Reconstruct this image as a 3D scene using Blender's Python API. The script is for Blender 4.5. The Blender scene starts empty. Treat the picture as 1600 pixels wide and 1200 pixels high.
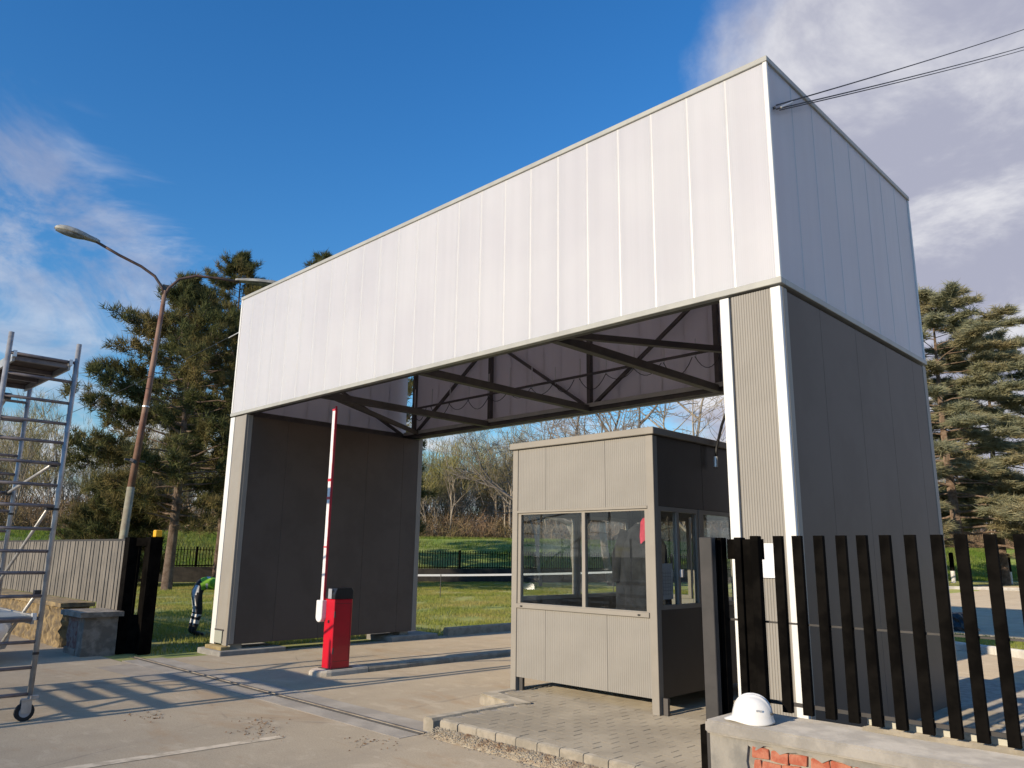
import bpy, bmesh, math, random
import numpy as np
from mathutils import Vector, Matrix
R = math.radians
rng = np.random.default_rng(7)
random.seed(7)
scene = bpy.context.scene
COL = scene.collection

# ------------------------------------------------------------------ camera
F_PX, YAW, PITCH, ROLL = 1198.57, R(44.418), R(12.601), R(0.772)
CAM = Vector((2.739, -6.084, 1.62))
cy, sy, cp, sp = math.cos(YAW), math.sin(YAW), math.cos(PITCH), math.sin(PITCH)
FWD = Vector((-sy * cp, cy * cp, sp)); RT = Vector((cy, sy, 0)); UP = RT.cross(FWD)
r2 = math.cos(ROLL) * RT + math.sin(ROLL) * UP
u2 = -math.sin(ROLL) * RT + math.cos(ROLL) * UP
cam_d = bpy.data.cameras.new('camera'); cam = bpy.data.objects.new('camera', cam_d); COL.objects.link(cam)
m3 = Matrix((r2, u2, -FWD)).transposed()
cam.matrix_world = Matrix.Translation(CAM) @ m3.to_4x4()
cam_d.sensor_fit = 'HORIZONTAL'; cam_d.sensor_width = 36.0; cam_d.lens = 36.0 * F_PX / 1600.0
cam_d.clip_start = 0.05; cam_d.clip_end = 6000
scene.camera = cam

# ------------------------------------------------------------------ light
SUN_EL, SUN_AZ = R(15.2), R(3.2)            # shadows run to +Y, a little to +X
sun_from = Vector((-math.sin(SUN_AZ) * math.cos(SUN_EL), -math.cos(SUN_AZ) * math.cos(SUN_EL), math.sin(SUN_EL)))
sun_d = bpy.data.lights.new('sun', 'SUN'); sun_d.energy = 5.0; sun_d.angle = R(0.5); sun_d.color = (1.0, 0.85, 0.64)
sun = bpy.data.objects.new('sun', sun_d); COL.objects.link(sun)
sun.rotation_euler = (-sun_from).to_track_quat('-Z', 'Y').to_euler(); sun.location = (0, -20, 30)
scene.view_settings.view_transform = 'Standard'; scene.view_settings.look = 'None'
scene.view_settings.exposure = 0.0; scene.view_settings.gamma = 1.0; scene.view_settings.use_curve_mapping = False

class NT:
    """tiny node helper"""
    def __init__(s, tree): s.t = tree; s.n = tree.nodes; s.l = tree.links
    def new(s, typ, **k):
        n = s.n.new(typ)
        for a, b in k.items(): setattr(n, a, b)
        return n
    def put(s, sock, v):
        if isinstance(v, bpy.types.NodeSocket): s.l.new(v, sock)
        elif v is not None: sock.default_value = v
    def math(s, op, a, b=None, c=None, clamp=False):
        n = s.new('ShaderNodeMath', operation=op, use_clamp=clamp)
        for i, v in enumerate((a, b, c)):
            if v is not None: s.put(n.inputs[i], v)
        return n.outputs[0]
    def vmath(s, op, a, b=None, scale=None):
        n = s.new('ShaderNodeVectorMath', operation=op)
        s.put(n.inputs[0], a)
        if b is not None: s.put(n.inputs[1], b)
        if scale is not None: s.put(n.inputs[3], scale)
        return n.outputs['Value'] if op in ('DOT_PRODUCT', 'LENGTH') else n.outputs[0]
    def noise(s, vec, scale, detail=4, rough=0.55, dist=0.0):
        n = s.new('ShaderNodeTexNoise'); s.put(n.inputs['Vector'], vec)
        n.inputs['Scale'].default_value = scale; n.inputs['Detail'].default_value = detail
        n.inputs['Roughness'].default_value = rough; n.inputs['Distortion'].default_value = dist
        return n.outputs[0]
    def ramp(s, v, lo, hi, a=0.0, b=1.0):
        n = s.new('ShaderNodeMapRange', interpolation_type='SMOOTHSTEP')
        s.put(n.inputs[0], v)
        for i, x in zip((1, 2, 3, 4), (lo, hi, a, b)): n.inputs[i].default_value = x
        return n.outputs[0]
    def mix(s, f, a, b, blend='MIX'):
        n = s.new('ShaderNodeMix', data_type='RGBA', blend_type=blend)
        s.put(n.inputs[0], f); s.put(n.inputs[6], a if not isinstance(a, tuple) else (*a[:3], 1)); s.put(n.inputs[7], b if not isinstance(b, tuple) else (*b[:3], 1))
        return n.outputs[2]

world = bpy.data.worlds.new('World'); scene.world = world; world.use_nodes = True
wt = NT(world.node_tree); wt.n.clear()
SKY_STRENGTH = 0.15
sky = wt.new('ShaderNodeTexSky', sky_type='NISHITA', sun_disc=False)
sky.sun_elevation = SUN_EL; sky.sun_rotation = R(180 + 3.2); sky.altitude = 100; sky.air_density = 1.5; sky.dust_density = 0.1; sky.ozone_density = 4.0
tc = wt.new('ShaderNodeTexCoord'); dvec = tc.outputs['Generated']
def pix_dir(x, y): return tuple((FWD + (x - 800) / F_PX * r2 - (y - 600) / F_PX * u2).normalized())
sep = wt.new('ShaderNodeSeparateXYZ'); wt.put(sep.inputs[0], dvec)
zz = wt.math('MAXIMUM', sep.outputs[2], 0.0); den = wt.math('ADD', zz, 0.22)
flat = wt.vmath('SCALE', dvec, scale=wt.math('DIVIDE', 1.0, den))
n_big = wt.noise(flat, 1.1, 7, 0.58, 0.5)
n_mid = wt.noise(flat, 2.9, 8, 0.6, 0.3)
n_wisp = wt.noise(flat, 1.6, 6, 0.62, 1.5)
# heavy cloud bank to the right (towards +Y/+X), thinning into the blue
bank = wt.vmath('DOT_PRODUCT', dvec, pix_dir(1960, 400))
bias = wt.ramp(bank, 0.70, 0.96, -0.30, 0.34)
d_bank = wt.math('ADD', wt.math('ADD', wt.math('MULTIPLY', n_big, 0.65), wt.math('MULTIPLY', n_mid, 0.35)), bias)
m_bank = wt.ramp(d_bank, 0.47, 0.64)
# low haze of cloud near the horizon and thin streaks to the left
lowz = wt.ramp(sep.outputs[2], 0.03, 0.30, 0.30, -0.2)
m_low = wt.math('MULTIPLY', wt.ramp(wt.math('ADD', n_mid, lowz), 0.5, 0.74), 0.85)
left = wt.vmath('DOT_PRODUCT', dvec, pix_dir(-60, 420))
m_wisp = wt.math('MULTIPLY', wt.ramp(wt.math('ADD', n_wisp, wt.ramp(left, 0.93, 0.995, -0.3, 0.1)), 0.50, 0.74), 0.5)
mask = wt.math('MAXIMUM', wt.math('MAXIMUM', m_bank, m_low), m_wisp)
shade = wt.ramp(wt.math('SUBTRACT', wt.noise(flat, 2.4, 7, 0.62, 0.3), wt.math('MULTIPLY', wt.ramp(d_bank, 0.55, 0.95), 0.12)), 0.34, 0.60)
K = 1.0 / SKY_STRENGTH
ccol = wt.mix(shade, (0.42 * K, 0.435 * K, 0.55 * K), (0.80 * K, 0.80 * K, 0.84 * K))
hs = wt.new('ShaderNodeHueSaturation'); hs.inputs['Saturation'].default_value = 1.25; hs.inputs['Value'].default_value = 1.25; wt.put(hs.inputs['Color'], sky.outputs[0]); skyc = wt.mix(1.0, hs.outputs[0], (0.62, 0.79, 1.04), 'MULTIPLY')
bgc = wt.mix(mask, skyc, ccol)
bg = wt.new('ShaderNodeBackground'); wt.put(bg.inputs[0], bgc); bg.inputs[1].default_value = SKY_STRENGTH
wo = wt.new('ShaderNodeOutputWorld'); wt.l.new(bg.outputs[0], wo.inputs[0])

# ------------------------------------------------------------------ materials
MATS = {}
def mat(name, col, rough=0.6, col2=None, nscale=3.0, metal=0.0, bump=0.0, bscale=60.0, spec=0.5, coat=0.0, coord='Object', amt=1.0, detail=5, lo=0.38, hi=0.60):
    if name in MATS: return MATS[name]
    m = bpy.data.materials.new(name); m.use_nodes = True; t = NT(m.node_tree)
    b = t.n['Principled BSDF']; b.inputs['Roughness'].default_value = rough; b.inputs['Metallic'].default_value = metal
    b.inputs['Specular IOR Level'].default_value = spec; b.inputs['Coat Weight'].default_value = coat
    b.inputs['Base Color'].default_value = (*col, 1)
    b.inputs['Diffuse Roughness'].default_value = 1.0 if rough > 0.75 else 0.0
    c = t.new('ShaderNodeTexCoord').outputs[coord] if coord != 'World' else t.new('ShaderNodeNewGeometry').outputs['Position']
    if col2 is not None:
        f = t.ramp(t.noise(c, nscale, detail, 0.6), lo, hi, 0, amt)
        t.put(b.inputs['Base Color'], t.mix(f, col, col2))
    if bump:
        bn = t.new('ShaderNodeBump'); bn.inputs['Strength'].default_value = bump; bn.inputs['Distance'].default_value = 0.01
        t.put(bn.inputs['Height'], t.noise(c, bscale, 4, 0.6)); t.l.new(bn.outputs[0], b.inputs['Normal'])
    MATS[name] = m
    return m

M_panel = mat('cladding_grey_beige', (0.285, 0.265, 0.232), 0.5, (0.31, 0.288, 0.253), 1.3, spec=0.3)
M_flat = mat('cladding_flat_shaded', (0.108, 0.085, 0.068), 0.42, (0.124, 0.098, 0.079), 1.3, spec=0.14)  # flat sides toned darker, putting their shade into the colour
M_kside = mat('kiosk_side_shaded', (0.07, 0.058, 0.048), 0.45, (0.08, 0.068, 0.056), 1.3, spec=0.3)  # same cladding as the kiosk front, darkened to paint the side's deep shade
M_post = mat('post_grey_beige', (0.29, 0.262, 0.22), 0.45, (0.315, 0.285, 0.24), 2.0, spec=0.3)
M_whitetrim = mat('white_corner_flashing', (0.80, 0.79, 0.74), 0.3, (0.74, 0.73, 0.69), 2.5)
M_trim = mat('grey_trim', (0.42, 0.415, 0.37), 0.4, (0.37, 0.365, 0.33), 3.0)
M_steel = mat('dark_steel', (0.07, 0.064, 0.06), 0.5, (0.095, 0.084, 0.076), 4.0, bump=0.1)
M_black = mat('black_paint', (0.003, 0.0026, 0.0023), 0.7, (0.007, 0.006, 0.005), 6.0, spec=0.02)
M_gatepost = mat('graphite_post', (0.045, 0.042, 0.04), 0.5, (0.06, 0.055, 0.052), 4.0, spec=0.3)
M_alu = mat('aluminium_tube', (0.46, 0.45, 0.43), 0.4, (0.34, 0.33, 0.32), 9.0, metal=0.35)
M_rung = mat('aluminium_rung', (0.21, 0.185, 0.185), 0.5, (0.15, 0.13, 0.135), 9.0, metal=0.2)
M_ply = mat('platform_plywood', (0.05, 0.035, 0.025), 0.7, (0.09, 0.06, 0.04), 12.0)
M_rubber = mat('rubber', (0.02, 0.02, 0.02), 0.8)
M_red = mat('red_barrier_paint', (0.60, 0.006, 0.022), 0.35, (0.52, 0.006, 0.02), 3.0, coat=0.3)
M_redtape = mat('red_reflective', (0.55, 0.03, 0.05), 0.35)
M_white = mat('white_paint', (0.82, 0.80, 0.78), 0.35, (0.74, 0.72, 0.70), 5.0)
M_blackplastic = mat('black_plastic', (0.015, 0.015, 0.017), 0.35)
M_greyplastic = mat('grey_plastic', (0.35, 0.36, 0.38), 0.4)
M_concrete = mat('concrete', (0.40, 0.375, 0.325), 0.85, (0.30, 0.28, 0.245), 5.0, bump=0.5, bscale=45)
M_kerb = mat('kerb_concrete', (0.43, 0.375, 0.29), 0.85, (0.32, 0.28, 0.215), 7.0, bump=0.5, bscale=50)
M_coping = mat('coping_concrete', (0.42, 0.385, 0.335), 0.85, (0.31, 0.285, 0.25), 4.0, bump=0.6, bscale=35, coord='World')
M_pier = mat('dirty_pier_concrete', (0.34, 0.295, 0.24), 0.9, (0.20, 0.17, 0.135), 6.0, bump=0.8, bscale=30)
M_plaster = mat('old_plaster', (0.36, 0.33, 0.28), 0.9, (0.25, 0.235, 0.205), 5.0, bump=0.7, bscale=30, coord='World')
M_brick = mat('red_brick', (0.42, 0.115, 0.062), 0.9, (0.50, 0.20, 0.12), 14.0, bump=0.8, bscale=60, coord='World')
M_brickdark = mat('old_dark_brick', (0.22, 0.10, 0.075), 0.9, (0.30, 0.24, 0.20), 9.0, bump=0.8, bscale=40)
M_mortar = mat('mortar', (0.40, 0.36, 0.30), 0.95, (0.28, 0.25, 0.21), 12.0, bump=0.8, bscale=60)
M_paver = mat('paver_grey', (0.33, 0.285, 0.215), 0.85, (0.265, 0.228, 0.172), 1.7, bump=0.4, bscale=70, coord='World')
M_rust = mat('rusty_pole_paint', (0.17, 0.075, 0.05), 0.7, (0.26, 0.16, 0.11), 1.4, bump=0.3)
M_polelow = mat('pale_green_pole_paint', (0.33, 0.32, 0.22), 0.7, (0.24, 0.20, 0.14), 2.0, bump=0.3)
M_lampgrey = mat('lamp_housing', (0.42, 0.41, 0.36), 0.55, (0.28, 0.27, 0.23), 6.0)
M_lampglass = mat('lamp_glass', (0.30, 0.32, 0.32), 0.12, (0.16, 0.17, 0.16), 8.0)
M_yellow = mat('yellow_beacon', (0.85, 0.45, 0.02), 0.35)
M_slatlit = mat('fence_slat_taupe', (0.20, 0.176, 0.145), 0.55, (0.155, 0.138, 0.115), 2.2, coord='World')
M_carpaint = mat('car_silver_paint', (0.55, 0.55, 0.56), 0.25, metal=0.3, coat=0.6)
M_carglass = mat('car_window', (0.03, 0.035, 0.04), 0.05, spec=0.8)
M_tape = mat('white_tape', (0.75, 0.74, 0.72), 0.5)
M_helmet = mat('helmet_white', (0.84, 0.82, 0.78), 0.28, (0.80, 0.78, 0.74), 6.0, coat=0.2)
M_print = mat('grey_print', (0.35, 0.35, 0.36), 0.5)
M_paper = mat('paper_white', (0.80, 0.80, 0.79), 0.6, (0.74, 0.74, 0.76), 8.0)
M_cloth = mat('dark_cloth', (0.012, 0.012, 0.014), 0.9, (0.03, 0.03, 0.033), 8.0)
M_pink = mat('pink_cloth', (0.75, 0.07, 0.12), 0.8, (0.6, 0.05, 0.09), 7.0)
M_cable = mat('black_cable', (0.012, 0.012, 0.013), 0.5)
M_clamp = mat('galvanised_clamp', (0.7, 0.7, 0.69), 0.4, metal=0.5)
M_hivis = mat('hivis_green', (0.30, 0.62, 0.05), 0.7)
M_trouser = mat('dark_trousers', (0.05, 0.05, 0.052), 0.85, (0.035, 0.035, 0.038), 12)
M_reflect = mat('reflective_stripe', (0.70, 0.70, 0.68), 0.5)
M_skin = mat('skin', (0.45, 0.26, 0.18), 0.6)
M_bark = mat('pine_bark', (0.16, 0.105, 0.07), 0.95, (0.26, 0.19, 0.14), 4.0, bump=1.0, bscale=12)
M_barkgrey = mat('bare_bark', (0.17, 0.14, 0.11), 0.9, (0.30, 0.26, 0.22), 2.0)
M_barkpale = mat('pale_bark', (0.45, 0.39, 0.31), 0.9, (0.28, 0.23, 0.17), 1.2, coord='World')
M_stonedark = mat('dark_plinth', (0.045, 0.04, 0.035), 0.9, (0.07, 0.06, 0.05), 3.0, coord='World')
M_tarp = mat('black_tarp', (0.015, 0.015, 0.016), 0.35, (0.03, 0.03, 0.03), 8)

def mat_poly():
    """twin-wall polycarbonate: milky, lets some light through, glossy skin"""
    m = bpy.data.materials.new('milky_polycarbonate'); m.use_nodes = True; t = NT(m.node_tree); t.n.clear()
    oc = t.new('ShaderNodeTexCoord').outputs['Object']; sp_ = t.new('ShaderNodeSeparateXYZ'); t.put(sp_.inputs[0], oc)
    geo = t.new('ShaderNodeNewGeometry').outputs['Position']
    fl = t.math('SINE', t.math('MULTIPLY', sp_.outputs[0], 2 * math.pi / 0.02))
    strv = t.vmath('MULTIPLY', geo, (9, 9, 0.12))
    stn = t.noise(strv, 1.0, 4, 0.6)
    h = t.math('ADD', t.math('MULTIPLY', fl, 0.5), t.math('MULTIPLY', stn, 0.6))
    bn = t.new('ShaderNodeBump'); bn.inputs['Strength'].default_value = 0.22; bn.inputs['Distance'].default_value = 0.003
    t.put(bn.inputs['Height'], h)
    colr = t.mix(t.ramp(stn, 0.35, 0.65), (0.925, 0.94, 0.965), (0.88, 0.895, 0.92))
    colr = t.mix(t.ramp(t.noise(geo, 0.7, 3), 0.35, 0.65), colr, t.mix(1.0, colr, (0.94, 0.935, 0.95), 'MULTIPLY'))
    d = t.new('ShaderNodeBsdfDiffuse'); t.put(d.inputs[0], colr); t.l.new(bn.outputs[0], d.inputs['Normal'])
    tr = t.new('ShaderNodeBsdfTranslucent'); tr.inputs[0].default_value = (0.97, 0.85, 0.85, 1)
    mx = t.new('ShaderNodeMixShader'); mx.inputs[0].default_value = 0.48
    t.l.new(d.outputs[0], mx.inputs[1]); t.l.new(tr.outputs[0], mx.inputs[2])
    g = t.new('ShaderNodeBsdfGlossy'); g.inputs['Roughness'].default_value = 0.24; t.l.new(bn.outputs[0], g.inputs['Normal'])
    fr = t.new('ShaderNodeFresnel'); fr.inputs[0].default_value = 1.5; t.l.new(bn.outputs[0], fr.inputs['Normal'])
    m2 = t.new('ShaderNodeMixShader'); t.l.new(fr.outputs[0], m2.inputs[0]); t.l.new(mx.outputs[0], m2.inputs[1]); t.l.new(g.outputs[0], m2.inputs[2])
    o = t.new('ShaderNodeOutputMaterial'); t.l.new(m2.outputs[0], o.inputs[0])
    return m
M_poly = mat_poly()
M_joint = mat('joint_cover_white', (0.55, 0.545, 0.545), 0.35, (0.51, 0.505, 0.505), 2.0)

def mat_glass():
    m = bpy.data.materials.new('window_glass'); m.use_nodes = True; t = NT(m.node_tree); t.n.clear()
    tr = t.new('ShaderNodeBsdfTransparent'); tr.inputs[0].default_value = (0.93, 0.95, 0.945, 1)
    g = t.new('ShaderNodeBsdfGlossy'); g.inputs['Roughness'].default_value = 0.015; g.inputs[0].default_value = (0.95, 0.97, 1, 1)
    gg = t.new('ShaderNodeNewGeometry'); cs_ = t.math('ABSOLUTE', t.vmath('DOT_PRODUCT', gg.outputs['Normal'], gg.outputs['Incoming']))
    fk_ = t.math('ADD', 0.045, t.math('MULTIPLY', 0.95, t.math('POWER', t.math('SUBTRACT', 1.0, cs_), 5.0)))
    mx = t.new('ShaderNodeMixShader'); t.put(mx.inputs[0], fk_)
    t.l.new(tr.outputs[0], mx.inputs[1]); t.l.new(g.outputs[0], mx.inputs[2])
    o = t.new('ShaderNodeOutputMaterial'); t.l.new(mx.outputs[0], o.inputs[0]); return m
M_glass = mat_glass()

def mat_asphalt():
    m = bpy.data.materials.new('dusty_asphalt'); m.use_nodes = True; t = NT(m.node_tree); b = t.n['Principled BSDF']
    p = t.new('ShaderNodeNewGeometry').outputs['Position']
    big = t.noise(p, 0.35, 5, 0.6); mid = t.noise(p, 1.7, 6, 0.65); fine = t.noise(p, 75, 5, 0.8)
    c = t.mix(t.ramp(big, 0.35, 0.65), (0.45, 0.372, 0.268), (0.50, 0.415, 0.30))
    c = t.mix(t.ramp(mid, 0.42, 0.75, 0, 0.55), c, (0.35, 0.29, 0.212))
    c = t.mix(t.ramp(fine, 0.38, 0.62, 0, 0.55), c, (0.27, 0.22, 0.155))
    sx_ = t.new('ShaderNodeSeparateXYZ'); t.put(sx_.inputs[0], p)
    wav = t.math('ADD', sx_.outputs[0], t.math('MULTIPLY', t.noise(t.vmath('MULTIPLY', p, (0.3, 0.12, 0)), 1.0, 2), 0.9))
    lane = t.ramp(t.math('ABSOLUTE', t.math('SINE', t.math('MULTIPLY', wav, 1.9))), 0.80, 0.99, 0, 0.42)
    lane = t.math('MULTIPLY', lane, t.ramp(t.noise(t.vmath('MULTIPLY', p, (3.0, 0.35, 1)), 1.0, 5, 0.7), 0.35, 0.62))
    c = t.mix(lane, c, (0.33, 0.275, 0.205))
    speck = t.ramp(t.noise(p, 22, 5, 0.78), 0.60, 0.68, 0, 0.6)
    c = t.mix(speck, c, (0.17, 0.13, 0.09))
    pale = t.ramp(t.noise(t.vmath('MULTIPLY', p, (1.0, 1.6, 1)), 2.6, 7, 0.7, 0.4), 0.53, 0.64, 0, 0.35)
    c = t.mix(pale, c, (0.55, 0.465, 0.35))
    # tyre-worn strips and brownish soil stains
    stain = t.ramp(t.noise(t.vmath('MULTIPLY', p, (0.55, 1.4, 1)), 1.0, 7, 0.72, 0.6), 0.53, 0.68, 0, 0.6)
    c = t.mix(stain, c, (0.36, 0.25, 0.15))
    vo = t.new('ShaderNodeTexVoronoi', feature='DISTANCE_TO_EDGE'); t.put(vo.inputs['Vector'], t.vmath('ADD', p, t.vmath('SCALE', t.new('ShaderNodeTexNoise').outputs[1], scale=0.3))); vo.inputs['Scale'].default_value = 0.33
    crack = t.math('MULTIPLY', t.ramp(vo.outputs['Distance'], 0.0, 0.006, 1, 0), t.ramp(mid, 0.45, 0.6))
    c = t.mix(t.math('MULTIPLY', crack, 0.35), c, (0.11, 0.10, 0.09))
    t.put(b.inputs['Base Color'], c); b.inputs['Roughness'].default_value = 0.85; b.inputs['Specular IOR Level'].default_value = 0.3; b.inputs['Diffuse Roughness'].default_value = 1.0
    bn = t.new('ShaderNodeBump'); bn.inputs['Strength'].default_value = 0.35; bn.inputs['Distance'].default_value = 0.008
    t.put(bn.inputs['Height'], t.math('ADD', t.noise(p, 110, 3, 0.7), t.math('MULTIPLY', mid, 0.6))); t.l.new(bn.outputs[0], b.inputs['Normal'])
    return m
M_asphalt = mat_asphalt()
M_patch = mat('track_concrete', (0.40, 0.355, 0.295), 0.85, (0.31, 0.275, 0.23), 2.2, bump=0.5, bscale=60, coord='World')
M_line = mat('worn_white_line', (0.60, 0.51, 0.385), 0.8, (0.42, 0.35, 0.255), 7.0, coord='World', lo=0.4, hi=0.6)
M_lawn = mat('lawn_soil_and_grass', (0.21, 0.24, 0.06), 0.95, (0.29, 0.28, 0.095), 0.8, bump=0.8, bscale=25, coord='World')
M_bank = mat('bank_grass', (0.16, 0.23, 0.045), 0.95, (0.22, 0.25, 0.07), 0.35, bump=0.8, bscale=6, coord='World')
M_far = mat('far_field', (0.14, 0.12, 0.06), 0.95, (0.10, 0.11, 0.04), 0.05, coord='World')
M_dirt = mat('gravel_dirt', (0.52, 0.43, 0.29), 0.95, (0.36, 0.27, 0.17), 18.0, bump=1.0, bscale=70, coord='World')

def mat_leaf(name, c1, c2, c3, scale=0.5, transl=0.35):
    m = bpy.data.materials.new(name); m.use_nodes = True; t = NT(m.node_tree); t.n.clear()
    g = t.new('ShaderNodeNewGeometry')
    c = t.mix(g.outputs['Random Per Island'], c1, c2)
    c = t.mix(t.ramp(t.noise(g.outputs['Position'], scale, 3, 0.6), 0.42, 0.68), c, c3)
    d = t.new('ShaderNodeBsdfDiffuse'); t.put(d.inputs[0], c)
    tr = t.new('ShaderNodeBsdfTranslucent'); t.put(tr.inputs[0], c)
    mx = t.new('ShaderNodeMixShader'); mx.inputs[0].default_value = transl
    t.l.new(d.outputs[0], mx.inputs[1]); t.l.new(tr.outputs[0], mx.inputs[2])
    o = t.new('ShaderNodeOutputMaterial'); t.l.new(mx.outputs[0], o.inputs[0]); return m
M_needle = mat_leaf('pine_needles', (0.062, 0.082, 0.034), (0.165, 0.17, 0.072), (0.23, 0.185, 0.08), 0.45)
M_cedar = mat_leaf('cedar_needles', (0.25, 0.265, 0.16), (0.40, 0.39, 0.245), (0.42, 0.36, 0.20), 0.35)
M_blade = mat_leaf('grass_blades', (0.24, 0.30, 0.055), (0.42, 0.42, 0.11), (0.48, 0.41, 0.14), 0.5, 0.4)
M_blade2 = mat_leaf('bank_blades', (0.15, 0.25, 0.04), (0.24, 0.32, 0.06), (0.29, 0.29, 0.09), 0.3, 0.4)
M_twig = mat_leaf('wood_twigs', (0.25, 0.21, 0.10), (0.36, 0.30, 0.17), (0.30, 0.28, 0.10), 0.12, 0.15)
M_brush = mat_leaf('brown_undergrowth', (0.23, 0.15, 0.10), (0.33, 0.235, 0.15), (0.20, 0.16, 0.08), 0.2, 0.15)

# ------------------------------------------------------------------ mesh helpers
class MB:
    def __init__(s): s.v = []; s.f = []
    def add(s, v, f):
        o = len(s.v); s.v += [tuple(p) for p in v]; s.f += [tuple(i + o for i in q) for q in f]; return s
    def box(s, x0, x1, y0, y1, z0, z1):
        v = [(x0, y0, z0), (x1, y0, z0), (x1, y1, z0), (x0, y1, z0), (x0, y0, z1), (x1, y0, z1), (x1, y1, z1), (x0, y1, z1)]
        return s.add(v, [(0, 3, 2, 1), (4, 5, 6, 7), (0, 1, 5, 4), (1, 2, 6, 5), (2, 3, 7, 6), (3, 0, 4, 7)])
    def bar(s, a, b, w, h=None, up=(0, 0, 1)):
        """rectangular bar from a to b; w across, h along up"""
        h = h or w; a = Vector(a); b = Vector(b); d = (b - a).normalized(); u = Vector(up)
        if abs(d.dot(u)) > 0.98: u = Vector((0, 1, 0))
        x = d.cross(u).normalized(); y = x.cross(d).normalized()
        v = []
        for p in (a, b):
            for i, j in ((-1, -1), (1, -1), (1, 1), (-1, 1)): v.append(p + x * (i * w / 2) + y * (j * h / 2))
        return s.add(v, [(0, 1, 2, 3), (7, 6, 5, 4), (0, 4, 5, 1), (1, 5, 6, 2), (2, 6, 7, 3), (3, 7, 4, 0)])
    def tube(s, pts, r, n=8, cap=True):
        pts = [Vector(p) for p in pts]; rs = r if isinstance(r, (list, tuple)) else [r] * len(pts)
        v = []; f = []; prev = None
        for i, p in enumerate(pts):
            d = (pts[min(i + 1, len(pts) - 1)] - pts[max(i - 1, 0)]).normalized()
            if prev is None:
                x = d.orthogonal().normalized()
            else:
                x = (prev - d * prev.dot(d)).normalized()
            prev = x; y = d.cross(x)
            for k in range(n):
                a = 2 * math.pi * k / n; v.append(p + (x * math.cos(a) + y * math.sin(a)) * rs[i])
        for i in range(len(pts) - 1):
            for k in range(n):
                f.append((i * n + k, i * n + (k + 1) % n, (i + 1) * n + (k + 1) % n, (i + 1) * n + k))
        if cap:
            f.append(tuple(range(n))[::-1]); f.append(tuple((len(pts) - 1) * n + k for k in range(n)))
        return s.add(v, f)
    def lathe(s, prof, n=16, c=(0, 0, 0)):
        v = []; f = []
        for r_, z in prof:
            for k in range(n):
                a = 2 * math.pi * k / n; v.append((c[0] + r_ * math.cos(a), c[1] + r_ * math.sin(a), c[2] + z))
        for i in range(len(prof) - 1):
            for k in range(n): f.append((i * n + k, i * n + (k + 1) % n, (i + 1) * n + (k + 1) % n, (i + 1) * n + k))
        f.append(tuple(range(n))[::-1]); f.append(tuple((len(prof) - 1) * n + k for k in range(n)))
        return s.add(v, f)
    def mesh(s, name):
        me = bpy.data.meshes.new(name); me.from_pydata(s.v, [], s.f); me.update(); return me
    def build(s, name, m, parent=None, smooth=False, bevel=0.0):
        me = s.mesh(name)
        if bevel:
            bm = bmesh.new(); bm.from_mesh(me)
            bmesh.ops.bevel(bm, geom=bm.edges[:], offset=bevel, segments=1, affect='EDGES', clamp_overlap=True); bm.to_mesh(me); bm.free()
        if smooth: me.polygons.foreach_set('use_smooth', [True] * len(me.polygons))
        return obj(name, me, m, parent)

def obj(name, me, m=None, parent=None, loc=None):
    o = bpy.data.objects.new(name, me); COL.objects.link(o)
    if m is not None and me is not None and len(me.materials) == 0: me.materials.append(m)
    if parent is not None: o.parent = parent
    if loc is not None: o.location = loc
    return o
def thing(name, label, cat, loc=(0, 0, 0), group=None):
    o = bpy.data.objects.new(name, None); COL.objects.link(o); o.location = loc; o.empty_display_size = 0.2
    return tag(o, label, cat, group)
def tag(o, label, cat, group=None):
    o['label'] = label; o['category'] = cat
    if group: o['group'] = group
    return o
def struct(o, label=None):
    o['kind'] = 'structure'
    if label: o['label'] = label
    return o
def stuff(o): o['kind'] = 'stuff'; return o
def soup(name, V, Fi, m, parent=None, tri=True):
    """fast mesh from numpy: V (n,3), Fi (m,3|4)"""
    me = bpy.data.meshes.new(name); k = Fi.shape[1]
    me.vertices.add(len(V)); me.vertices.foreach_set('co', np.ascontiguousarray(V, dtype=np.float32).ravel())
    me.loops.add(Fi.size); me.loops.foreach_set('vertex_index', np.ascontiguousarray(Fi, dtype=np.int32).ravel())
    me.polygons.add(len(Fi)); me.polygons.foreach_set('loop_start', np.arange(0, Fi.size, k, dtype=np.int32))
    me.update(calc_edges=True)
    return obj(name, me, m, parent)
def ribbed(w, h, pitch=0.024, depth=0.005, thick=0.03):
    """vertical micro-rib panel in local x (0..w), z (0..h); ribs towards -y, back at y=thick"""
    n = max(2, int(round(w / pitch))); xs = []; p = w / n
    for i in range(n):
        xs += [(i * p, 0.0), (i * p + 0.18 * p, depth), (i * p + 0.38 * p, depth), (i * p + 0.56 * p, 0.0)]
    xs.append((w, 0.0))
    b = MB(); k = len(xs)
    v = [(x, y, 0) for x, y in xs] + [(x, y, h) for x, y in xs]
    f = [(i, i + 1, k + i + 1, k + i) for i in range(k - 1)]
    v += [(0, thick, 0), (w, thick, 0), (w, thick, h), (0, thick, h)]
    q = 2 * k
    f += [(q + 1, q, q + 3, q + 2), (q, 0, k, q + 3), (k - 1, q + 1, q + 2, 2 * k - 1)]
    f += [tuple([q] + [q + 1] + list(range(k - 1, -1, -1))), tuple([q + 2, q + 3] + list(range(k, 2 * k)))]
    return b.add(v, f)

# ================================================================== SETTING
LA = Vector((-40.44, 10.85)); LD = Vector((0.4257, 0.9049)); LN = Vector((-0.9049, 0.4257))   # line of the far fence, its normal away from the camera
def bank_h(d):
    def ss(a, b, x): t = min(1, max(0, (x - a) / (b - a))); return t * t * (3 - 2 * t)
    return 2.75 * ss(3, 15, d) - 1.3 * ss(22, 34, d)
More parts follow.
